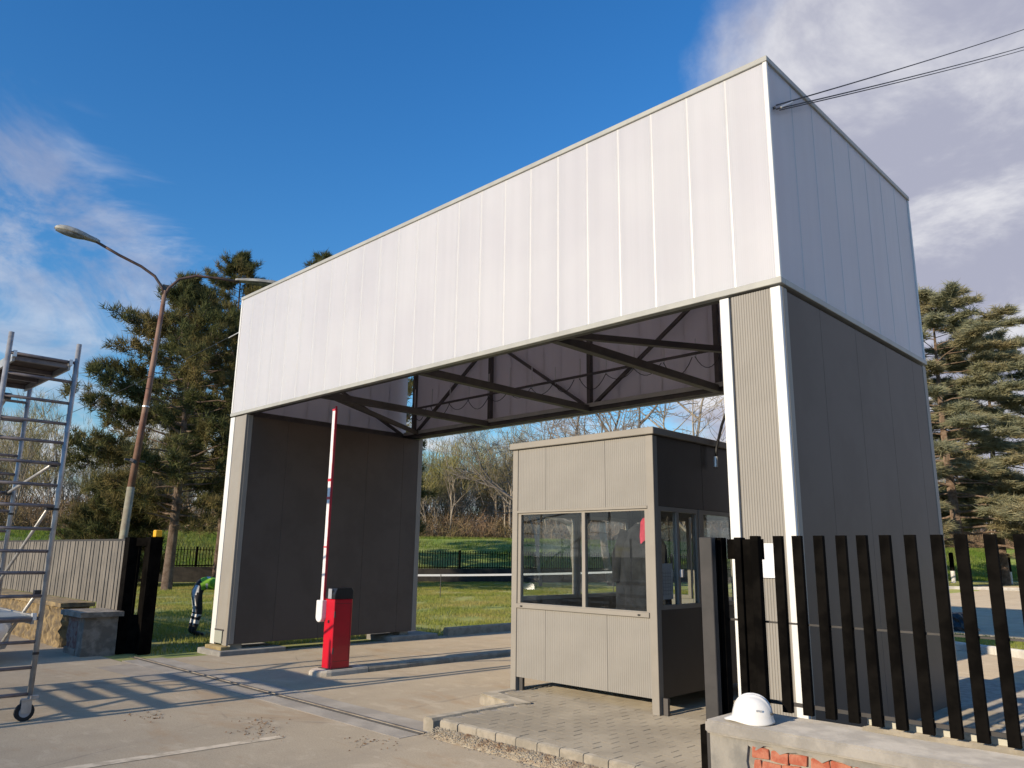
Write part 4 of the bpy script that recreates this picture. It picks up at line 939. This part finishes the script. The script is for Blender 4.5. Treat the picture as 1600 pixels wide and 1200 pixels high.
# ================================================================== PERSON bending behind the left pillar
def skin_mesh(name, verts, edges, radii, sub=2, root=0):
    me_ = bpy.data.meshes.new(name); me_.from_pydata(verts, edges, []); o = bpy.data.objects.new(name, me_); COL.objects.link(o)
    o.modifiers.new('skin', 'SKIN'); sv = me_.skin_vertices[0].data
    for i, r_ in enumerate(radii): sv[i].radius = r_ if isinstance(r_, tuple) else (r_, r_); sv[i].use_root = (i == root)
    s_ = o.modifiers.new('sub', 'SUBSURF'); s_.levels = sub; s_.render_levels = sub
    dg = bpy.context.evaluated_depsgraph_get(); dg.update(); m2 = bpy.data.meshes.new_from_object(o.evaluated_get(dg))
    bpy.data.objects.remove(o); bpy.data.meshes.remove(me_); m2.name = name
    m2.polygons.foreach_set('use_smooth', [True] * len(m2.polygons)); return m2
person = thing('person', 'person bending over beside the left pillar in hi-vis top and striped dark trousers', 'person', (-12.78, 0.86, -0.01))
# local +x is the way the person faces (towards the pillar)
PV = [(0, 0, 0.90), (0.10, 0, 1.00), (0.28, 0, 1.02), (0.46, 0, 0.98), (0.56, 0, 0.93), (0.66, 0, 0.86), (0.74, 0, 0.80),
      (0.0, 0.10, 0.84), (0.05, 0.14, 0.48), (-0.03, 0.15, 0.09), (0.06, 0.16, 0.045), (0.17, 0.17, 0.035),
      (0.0, -0.10, 0.84), (0.07, -0.13, 0.48), (0.0, -0.14, 0.09), (0.09, -0.15, 0.045), (0.20, -0.16, 0.035),
      (0.47, 0.19, 0.92), (0.50, 0.22, 0.66), (0.58, 0.18, 0.42), (0.61, 0.17, 0.34),
      (0.47, -0.19, 0.92), (0.52, -0.22, 0.66), (0.60, -0.18, 0.42), (0.63, -0.17, 0.34)]
PE = [(0, 1), (1, 2), (2, 3), (3, 4), (4, 5), (5, 6), (0, 7), (7, 8), (8, 9), (9, 10), (10, 11), (0, 12), (12, 13), (13, 14), (14, 15), (15, 16), (3, 17), (17, 18), (18, 19), (19, 20), (3, 21), (21, 22), (22, 23), (23, 24)]
PR = [(0.15, 0.13), 0.15, 0.15, 0.15, 0.06, 0.085, 0.09, 0.10, 0.075, 0.055, 0.045, 0.035, 0.10, 0.075, 0.055, 0.045, 0.035, 0.065, 0.045, 0.037, 0.04, 0.065, 0.045, 0.037, 0.04]
pmesh = skin_mesh('body', PV, PE, PR)
for m_ in (M_trouser, M_reflect, M_hivis, M_skin, M_blackplastic): pmesh.materials.append(m_)
for p in pmesh.polygons:
    c = p.center; idx = 0
    if c.x > 0.60 and c.z > 0.68: idx = 3
    elif c.x > 0.06 + (0.0 if c.z > 0.9 else 9): idx = 2
    elif c.x > 0.36 and c.z > 0.5: idx = 2
    elif c.x > 0.36: idx = 3
    elif c.z < 0.10: idx = 4
    elif (0.24 < c.z < 0.32) or (0.38 < c.z < 0.43): idx = 1
    if idx == 0 and abs(abs(c.y) - 0.12) < 0.05 and c.x < 0.03 and 0.45 < c.z < 0.98: idx = 1
    if idx == 2 and 0.16 < c.x < 0.20: idx = 1
    p.material_index = idx
obj('body', pmesh, None, person); person.rotation_euler.z = R(72)
MB().lathe([(0.02, 0.10), (0.075, 0.085), (0.105, 0.04), (0.11, 0.0), (0.105, -0.005)], 18, (0.76, 0, 0.80)).build('hard_hat', M_white, person, smooth=True)

# ================================================================== FAR FENCE
ff = thing('picket_fence', 'black picket fence on a dark plinth beyond the lawn', 'fence', (0, 0, 0))
def lpos(s_, d=0.0): p = LA + LD * s_ + LN * d; return p
pickme = MB().box(-0.02, 0.02, -0.02, 0.02, 0.80, 1.86).mesh('picket'); pickme.materials.append(M_black); rest = MB()
fang = math.atan2(LD.y, LD.x)
s_ = -14.0; cnt = 0; vis = []
while s_ < 42: vis.append(s_); s_ += 0.16
# the 300 nearest visible pickets are single parts
def seen(s_): return (-2.0 < s_ < 6.5) or (13.5 < s_ < 36)
for s_ in vis:
    p = lpos(s_)
    if seen(s_) and cnt < 290:
        o = obj('picket', pickme, None, ff, (p.x, p.y, 0)); o.rotation_euler.z = fang; cnt += 1
    else: rest.box(p.x - 0.02, p.x + 0.02, p.y - 0.02, p.y + 0.02, 0.80, 1.86)
stuff(rest.build('picket_row', M_black, ff))
a, c = lpos(-14), lpos(42)
MB().bar((a.x, a.y, 0.40), (c.x, c.y, 0.40), 0.35, 0.80).build('plinth', M_stonedark, ff)
MB().bar((a.x, a.y, 0.86), (c.x, c.y, 0.86), 0.05, 0.06).build('rail', M_black, ff); MB().bar((a.x, a.y, 1.70), (c.x, c.y, 1.70), 0.03, 0.03).build('rail', M_black, ff)
for k in range(12): p = lpos(-13 + k * 5); MB().box(p.x - 0.05, p.x + 0.05, p.y - 0.05, p.y + 0.05, 0.4, 1.88).build('fence_post', M_black, ff)
# bollards and a tarp heap in the right yard
for i, (x, y) in enumerate(((-15.6, 62.0), (-12.2, 64.0))):
    bo = thing('bollard', ['dark bollard with white foot left of the cedar lawn shade', 'dark bollard with white foot farther right on the cedar lawn'][i], 'bollard', (x, y, 0), 'bollards on the far lawn')
    MB().lathe([(0.16, 0.0), (0.16, 0.9), (0.0, 0.9)][:2], 10).build('foot', M_white, bo); MB().lathe([(0.17, 0.9), (0.17, 2.2), (0.12, 2.3)], 10).build('shaft', M_black, bo)
bg_ = rough_block('tarp_heap', -3.35, -2.75, 15.0, 15.5, 0.0, 0.40, 0.09, 0.05, M_tarp, None, 21)
for v_ in bg_.data.vertices:
    k_ = max(0.0, v_.co.z / 0.4); v_.co.x = -3.05 + (v_.co.x + 3.05) * (1.25 - 0.75 * k_ ** 1.5); v_.co.y = 15.25 + (v_.co.y - 15.25) * (1.25 - 0.7 * k_)
tag(bg_, 'crumpled black tarp heap on the yard asphalt seen through the fence', 'tarp')

# ================================================================== VEGETATION
class Tubes:
    """many tapered few-sided branch pieces in one numpy mesh"""
    def __init__(s): s.a = []; s.b = []; s.ra = []; s.rb = []
    def add(s, a, b, ra, rb): s.a.append(tuple(a)); s.b.append(tuple(b)); s.ra.append(ra); s.rb.append(rb)
    def arrays(s, n=4):
        A = np.array(s.a, float); B = np.array(s.b, float); ra = np.array(s.ra); rb = np.array(s.rb)
        d = B - A; d /= np.linalg.norm(d, axis=1, keepdims=True) + 1e-9
        ref = np.where(np.abs(d[:, 2:3]) > 0.9, np.array([[1.0, 0, 0]]), np.array([[0, 0, 1.0]]))
        x = np.cross(d, ref); x /= np.linalg.norm(x, axis=1, keepdims=True) + 1e-9; y = np.cross(d, x)
        k = np.arange(n) * 2 * np.pi / n; cs, sn = np.cos(k), np.sin(k)
        ring = x[:, None, :] * cs[None, :, None] + y[:, None, :] * sn[None, :, None]
        V = np.concatenate([A[:, None, :] + ring * ra[:, None, None], B[:, None, :] + ring * rb[:, None, None]], 1)
        m_ = len(A); base = (np.arange(m_) * 2 * n)[:, None, None]
        q = np.array([[i, (i + 1) % n, n + (i + 1) % n, n + i] for i in range(n)])[None]
        return V.reshape(-1, 3), (base + q).reshape(-1, 4)
def needles(C, Dv, length, width, per, spread, r_, zs=1.0):
    """tufts: per thin triangles round each axis Dv at C"""
    N = len(C); d = np.repeat(Dv, per, 0) + r_.normal(0, spread, (N * per, 3)); d[:, 2] *= zs; d /= np.linalg.norm(d, axis=1, keepdims=True) + 1e-9
    p = np.repeat(C, per, 0) + r_.normal(0, length * 0.18, (N * per, 3))
    L_ = length * r_.uniform(0.6, 1.25, (N * per, 1)); s_ = np.cross(d, r_.normal(0, 1, (N * per, 3))); s_ /= np.linalg.norm(s_, axis=1, keepdims=True) + 1e-9
    V = np.stack([p - s_ * width / 2, p + s_ * width / 2, p + d * L_], 1).reshape(-1, 3)
    return V, np.arange(len(V)).reshape(-1, 3)

def conifer(name, label, loc, h, base_r, crown0, rmax, seed, style='pine', lean=(0, 0), nlimb=80, per=16, group='evergreen trees', tuft=0.34, m=None, topw=0.25):
    r_ = np.random.default_rng(seed); t = thing(name, label, 'tree', loc, group); T_ = Tubes()
    pts = []
    for i in range(13):
        k = i / 12; pts.append(np.array([lean[0] * k + 0.12 * math.sin(5 * k + seed), lean[1] * k + 0.12 * math.cos(4 * k + seed), h * k]))
    for i in range(12): T_.add(pts[i], pts[i + 1], base_r * (1 - i / 12.6), base_r * (1 - (i + 1) / 12.6))
    def trunk(k): f = k * 12; i = min(11, int(f)); return pts[i] + (pts[i + 1] - pts[i]) * (f - i)
    C = []; Dd = []
    for i in range(nlimb):
        k = crown0 + (1 - crown0) * ((i + r_.uniform(0, 1)) / nlimb) ** 0.95; rel = (k - crown0) / (1 - crown0)
        prof = (math.sin(math.pi * min(1, 0.22 + rel * 0.80)) ** 0.8) * (1 - topw * rel) if style == 'pine' else (1 - rel) ** 0.5 * (0.85 + 0.15 * math.sin(9 * rel)) + 0.06
        L_ = rmax * prof * r_.uniform(0.55, 1.12) + 0.3; a = i * 2.399 + r_.uniform(-0.4, 0.4)
        rise = r_.uniform(-0.15, 0.45) * (0.5 + rel) if style == 'pine' else r_.uniform(-0.16, 0.12) + 0.35 * rel ** 3
        p = trunk(k); d = np.array([math.cos(a), math.sin(a), rise]); n = 6; prev = p
        lr = max(0.012, base_r * 0.26 * (1 - 0.75 * rel) * (0.5 + 0.5 * L_ / rmax))
        for j in range(n):
            q = p + d * L_ * (j + 1) / n + np.array([0, 0, (0.05 if style == 'pine' else -0.09) * L_ * ((j + 1) / n) ** 2]) + r_.normal(0, 0.035 * L_ / 3, 3)
            T_.add(prev, q, lr * (1 - j / (n + 0.5)), lr * (1 - (j + 1) / (n + 0.5)))
            if j >= (1 if L_ < 1.5 else 2) - (1 if rel > 0.8 else 0):
                ns = max(2, int(round(L_ * (1.9 if style == 'pine' else 3.0)))) 
                for _ in range(ns):
                    if style == 'pine':
                        dd = d + r_.normal(0, 0.75, 3); dd[2] += 0.12
                    else:
                        dd = d + np.array([r_.normal(0, 1.0), r_.normal(0, 1.0), r_.normal(-0.02, 0.08)])
                    dd /= np.linalg.norm(dd); sl_ = r_.uniform(0.22, 0.55) * (0.5 + 0.25 * L_) * (1 if style == 'pine' else 1.1) * (1.0 - 0.4 * j / n)
                    e = q + dd * sl_
                    T_.add(q, e, 0.010 + lr * 0.25, 0.005)
                    nt = max(2, int(sl_ / 0.16)) if style == 'pine' else max(3, int(sl_ / 0.11))
                    for w in range(nt):
                        u = (w + 1) / nt; C.append(q + dd * sl_ * u + r_.normal(0, 0.07 if style == 'pine' else 0.06, 3) * np.array([1, 1, 1 if style == 'pine' else 0.35])); 
                        Dd.append(dd * 0.6 + np.array([0, 0, 0.45]) if style == 'pine' else dd * 0.7 + np.array([0, 0, 0.12]))
            prev = q
    C = np.array(C); Dd = np.array(Dd)
    V, Fi = T_.arrays(6); soup('trunk', V, Fi, M_bark, t)
    V, Fi = needles(C, Dd, tuft, tuft * 0.11, per, 0.55 if style == 'pine' else 0.5, r_, 1.0 if style == 'pine' else 0.45); cr_ = soup('crown', V, Fi, m or M_needle, t)
    return t, len(Fi)
tot = 0
for a in [
    ('pine_tree', 'tall pine with a leaning brown trunk behind the street lamp', (-31.1, 7.8, -0.02), 13.6, 0.25, 0.20, 4.1, 11, (0.3, -0.5), 120),
    ('pine_tree', 'taller dark pine rising behind the left end of the white fascia', (-38.9, 13.5, -0.02), 18.9, 0.28, 0.24, 4.7, 12, (0.0, 0.0), 120),
    ('pine_tree', 'pine whose topmost tip just shows above the white fascia edge', (-35.0, 16.5, -0.02), 18.6, 0.28, 0.30, 3.4, 13, (0.0, 0.0), 90),
    ('pine_tree', 'pine behind the left portal wall with a drooping bough beside its edge', (-26.474, 14.953, -0.02), 11.5, 0.24, 0.10, 2.7, 14, (0.0, 0.0), 80),
    ]:
    _, k = conifer(a[0], a[1], a[2], a[3], a[4], a[5], a[6], a[7], 'pine', a[8], a[9], group='pines on the lawn'); tot += k
for a in [('cedar_tree', 'large spreading cedar with pale layered boughs at the right edge', (-12.4, 52.5, -0.02), 20.5, 0.40, 0.14, 9.5, 21, (-0.3, 0.3), 105),
          ('cedar_tree', 'second cedar trunk standing just right of the large cedar', (-11.6, 60.0, -0.02), 18.5, 0.34, 0.22, 8.5, 22, (0.3, 0.2), 90)]:
    _, k = conifer(a[0], a[1], a[2], a[3], a[4], a[5], a[6], a[7], 'cedar', a[8], a[9], per=8, group='cedars in the yard', tuft=0.5, m=M_cedar); tot += k
# low dark conifer shrubs at the fence
for i, (x, y, lab) in enumerate(((-35.979, 7.404, 'dark low juniper left of the leaning pine trunk'), (-36.5, 7.0, 'dark low juniper behind the leaning pine trunk'), (-32.0, 13.2, 'dark low juniper beside the left pillar edge'))):
    _, k = conifer('juniper_shrub', lab, (x, y, -0.02), 4.6 + 0.4 * i, 0.12, 0.06, 2.5, 40 + i, 'pine', (0, 0), 60, 14, 'dark junipers by the fence', 0.32, None, 0.5); tot += k

def bare(r_, h, r0, spread=0.5, levels=4, kids=(3, 5), twig=0.6, gnarl=0.16, first=0.3, rmin=0.009):
    """list of branch pieces + tip list for a leafless tree rooted at origin"""
    T_ = Tubes(); tips = []
    def grow(p, d, L_, r, lev):
        n = 5 if lev < 2 else (4 if lev < 3 else 2); pts = [p]; seg = L_ / n; dirs = []
        for j in range(n):
            d = d + r_.normal(0, gnarl, 3) + np.array([0, 0, 0.05 if lev else 0.08]); d = d / np.linalg.norm(d); dirs.append(d)
            q = pts[-1] + d * seg; T_.add(pts[-1], q, max(rmin, r * (1 - 0.75 * j / n)), max(rmin * 0.8, r * (1 - 0.75 * (j + 1) / n))); pts.append(q)
        if lev >= levels: tips.append((pts[-1], d)); return
        nk = r_.integers(kids[0], kids[1] + 1) + (3 if lev == 0 else 0)
        for c in range(nk):
            u = r_.uniform(first if lev == 0 else 0.25, 1.0); j = min(n - 1, int(u * n)); b_ = pts[j] + (pts[j + 1] - pts[j]) * (u * n - j)
            dd = dirs[j] + r_.normal(0, spread, 3) * np.array([1, 1, 0.6]); dd /= np.linalg.norm(dd)
            grow(b_, dd, L_ * r_.uniform(0.42, 0.68) * (1.1 - 0.35 * u), r * 0.52 * (1.05 - 0.5 * u), lev + 1)
        grow(pts[-1], d, L_ * 0.5, r * 0.25, lev + 1)
    grow(np.zeros(3), np.array([0.0, 0, 1.0]), h * 0.62, r0, 0)
    return T_, tips
def bare_tree(loc, h, r0, seed, label, m, **k):
    r_ = np.random.default_rng(seed); T_, tips = bare(r_, h, r0, **k); t = thing('bare_tree', label, 'tree', loc, 'bare trees behind the kiosk')
    V, Fi = T_.arrays(4)
    ra = np.repeat(np.array(T_.ra), 4); big = ra > r0 * 0.22
    soup('trunk', V, Fi[big], m, t); soup('crown', V, Fi[~big], m, t)
    return len(Fi)
for (x, y, h, r0, sd, lab, m) in [
    (-20.095, 21.747, 13.5, 0.26, 51, 'leafless spreading tree behind the left half of the kiosk roof', M_barkgrey),
    (-16.548, 21.915, 13.0, 0.22, 52, 'leafless tree behind the right corner of the kiosk roof', M_barkgrey),
    (-14.933, 24.126, 13.5, 0.18, 53, 'pale leafless birch between kiosk and right pillar', M_barkpale),
    (-26.787, 26.537, 14.0, 0.14, 54, 'slender leafless tree behind the left corner of the kiosk', M_barkgrey),
    (-24.986, 30.621, 16.0, 0.26, 55, 'tall leafless tree in the distance behind the kiosk', M_barkgrey)]:
    tot += bare_tree((x, y, -0.02), h, r0, sd, lab, m, spread=0.78, levels=4, kids=(3, 4), gnarl=0.17, first=0.2)
for (x, y, h, r0, sd, lab) in [(-36.0, -1.2, 8.5, 0.12, 61, 'pale leafless tree behind the taupe fence beside the scaffold'), (-38.0, 1.6, 7.5, 0.10, 62, 'pale leafless shrub tree right of the scaffold upright')]:
    tot += bare_tree((x, y, -0.02), h, r0, sd, lab, M_barkpale, spread=0.55, levels=3, kids=(3, 5), gnarl=0.12, first=0.12)

# far wood: one mass of bare trees with twiggy tops on and behind the bank
tm = []
for i in range(5):
    r_ = np.random.default_rng(100 + i); T_, tips = bare(r_, 9.0, 0.11, spread=0.42, levels=2, kids=(4, 6), gnarl=0.09, first=0.35)
    V, Fi = T_.arrays(3); P_ = np.array([t_[0] for t_ in tips]); Dt = np.array([t_[1] for t_ in tips]); Dt[:, 2] += 0.4
    tm.append((V, Fi, P_, Dt))
VV = []; FF = []; NV = []; off = 0; noff = 0
r_ = np.random.default_rng(5)
for i in range(640):
    s_ = r_.uniform(-55, 150); d = 18 + 26 * r_.uniform(0, 1) ** 0.8; p = lpos(s_, d); z = bank_h(d) - 0.1
    V, Fi, P_, Dt = tm[i % 5]; sc = r_.uniform(0.68, 1.22) * (1.0 + 0.25 * (d - 18) / 26); a = r_.uniform(0, 6.28); c_, s2 = math.cos(a), math.sin(a)
    Rm = np.array([[c_, -s2, 0], [s2, c_, 0], [0, 0, 1]]); tr_ = np.array([p.x, p.y, z])
    VV.append(V @ Rm.T * sc + tr_); FF.append(Fi + off); off += len(V)
    C = P_ @ Rm.T * sc + tr_; v_, f_ = needles(np.repeat(C, 2, 0), np.repeat(Dt @ Rm.T, 2, 0), 1.1, 0.035, 5, 0.5, r_); NV.append(v_)
wood = soup('woodland', np.concatenate(VV), np.concatenate(FF), M_barkpale); stuff(wood); wood['label'] = 'far bare woodland behind the grass bank'; wood['category'] = 'woodland'
NV = np.concatenate(NV); tw = soup('twigs', NV, np.arange(len(NV)).reshape(-1, 3), M_twig, wood); stuff(tw); tot += len(NV) // 3
# undergrowth
N = 42000; s_ = r_.uniform(-55, 150, N); d = 17 + 22 * r_.uniform(0, 1, N); hh = np.array([bank_h(x) for x in d])
C = np.stack([LA.x + LD.x * s_ + LN.x * d, LA.y + LD.y * s_ + LN.y * d, hh + r_.uniform(0, 1, N) ** 1.7 * (1.2 + 4.2 * (d - 17) / 22)], 1)
v_, f_ = needles(C, np.tile([0, 0, 0.6], (N, 1)), 1.3, 0.05, 5, 0.55, r_); ug = soup('undergrowth', v_, f_, M_brush, wood); stuff(ug); tot += len(f_)

# grass blades --------------------------------------------------------
def blades(name, P_, h, w, m, label):
    n = len(P_); a = rng.uniform(0, 6.28, n); L_ = h * rng.uniform(0.5, 1.3, n); lx = rng.normal(0, 0.35, n) * L_; ly = rng.normal(0, 0.35, n) * L_
    V = np.zeros((n, 3, 3)); V[:, 0] = P_; V[:, 1] = P_; V[:, 2] = P_
    dx, dy = np.cos(a) * w / 2, np.sin(a) * w / 2
    V[:, 0, 0] -= dx; V[:, 0, 1] -= dy; V[:, 1, 0] += dx; V[:, 1, 1] += dy; V[:, 2, 0] += lx; V[:, 2, 1] += ly; V[:, 2, 2] += L_
    o = soup(name, V.reshape(-1, 3), np.arange(3 * n).reshape(-1, 3), m); stuff(o); o['label'] = label; o['category'] = 'grass'; return n
N = 480000; u = rng.uniform(0, 1, (N, 2)); X = -9.8 - 28 * u[:, 0] ** 1.15; Y = -0.8 + 30 * u[:, 1]
pat = np.sin(X * 1.7 + 1.3 * np.sin(Y * 0.9)) + np.sin(Y * 2.1 + 1.1 * np.sin(X * 1.3)) + 0.6 * np.sin(X * 5.3 + Y * 4.1)
keep = ~((X > -10.35) & (Y < 4.4)) & (rng.uniform(-1.9, 1.2, N) < pat); P_ = np.stack([X, Y, np.full(N, -0.012)], 1)[keep]
tot += blades('grass', P_, 0.075, 0.016, M_blade, 'short sunlit lawn grass behind the portal')
N = 150000; s_ = rng.uniform(-25, 90, N); d = rng.uniform(3, 19, N); hh = np.array([bank_h(x) for x in d])
P_ = np.stack([LA.x + LD.x * s_ + LN.x * d, LA.y + LD.y * s_ + LN.y * d, hh * 1.0 + 0.02], 1)
tot += blades('bank_grass_blades', P_, 0.30, 0.05, M_blade2, 'long green grass on the bank behind the fence')
N = 16000; u = rng.uniform(0, 1, (N, 2)); P_ = np.stack([-4.2 + 10 * u[:, 0], 12.2 - 5.0 * u[:, 0] + u[:, 1] * (1.0 + 3.5 * u[:, 0]), np.full(N, 0.09)], 1)
tot += blades('strip_grass', P_, 0.06, 0.014, M_blade, 'short grass on the small lawn strip behind the right fence')
print('foliage faces', tot)
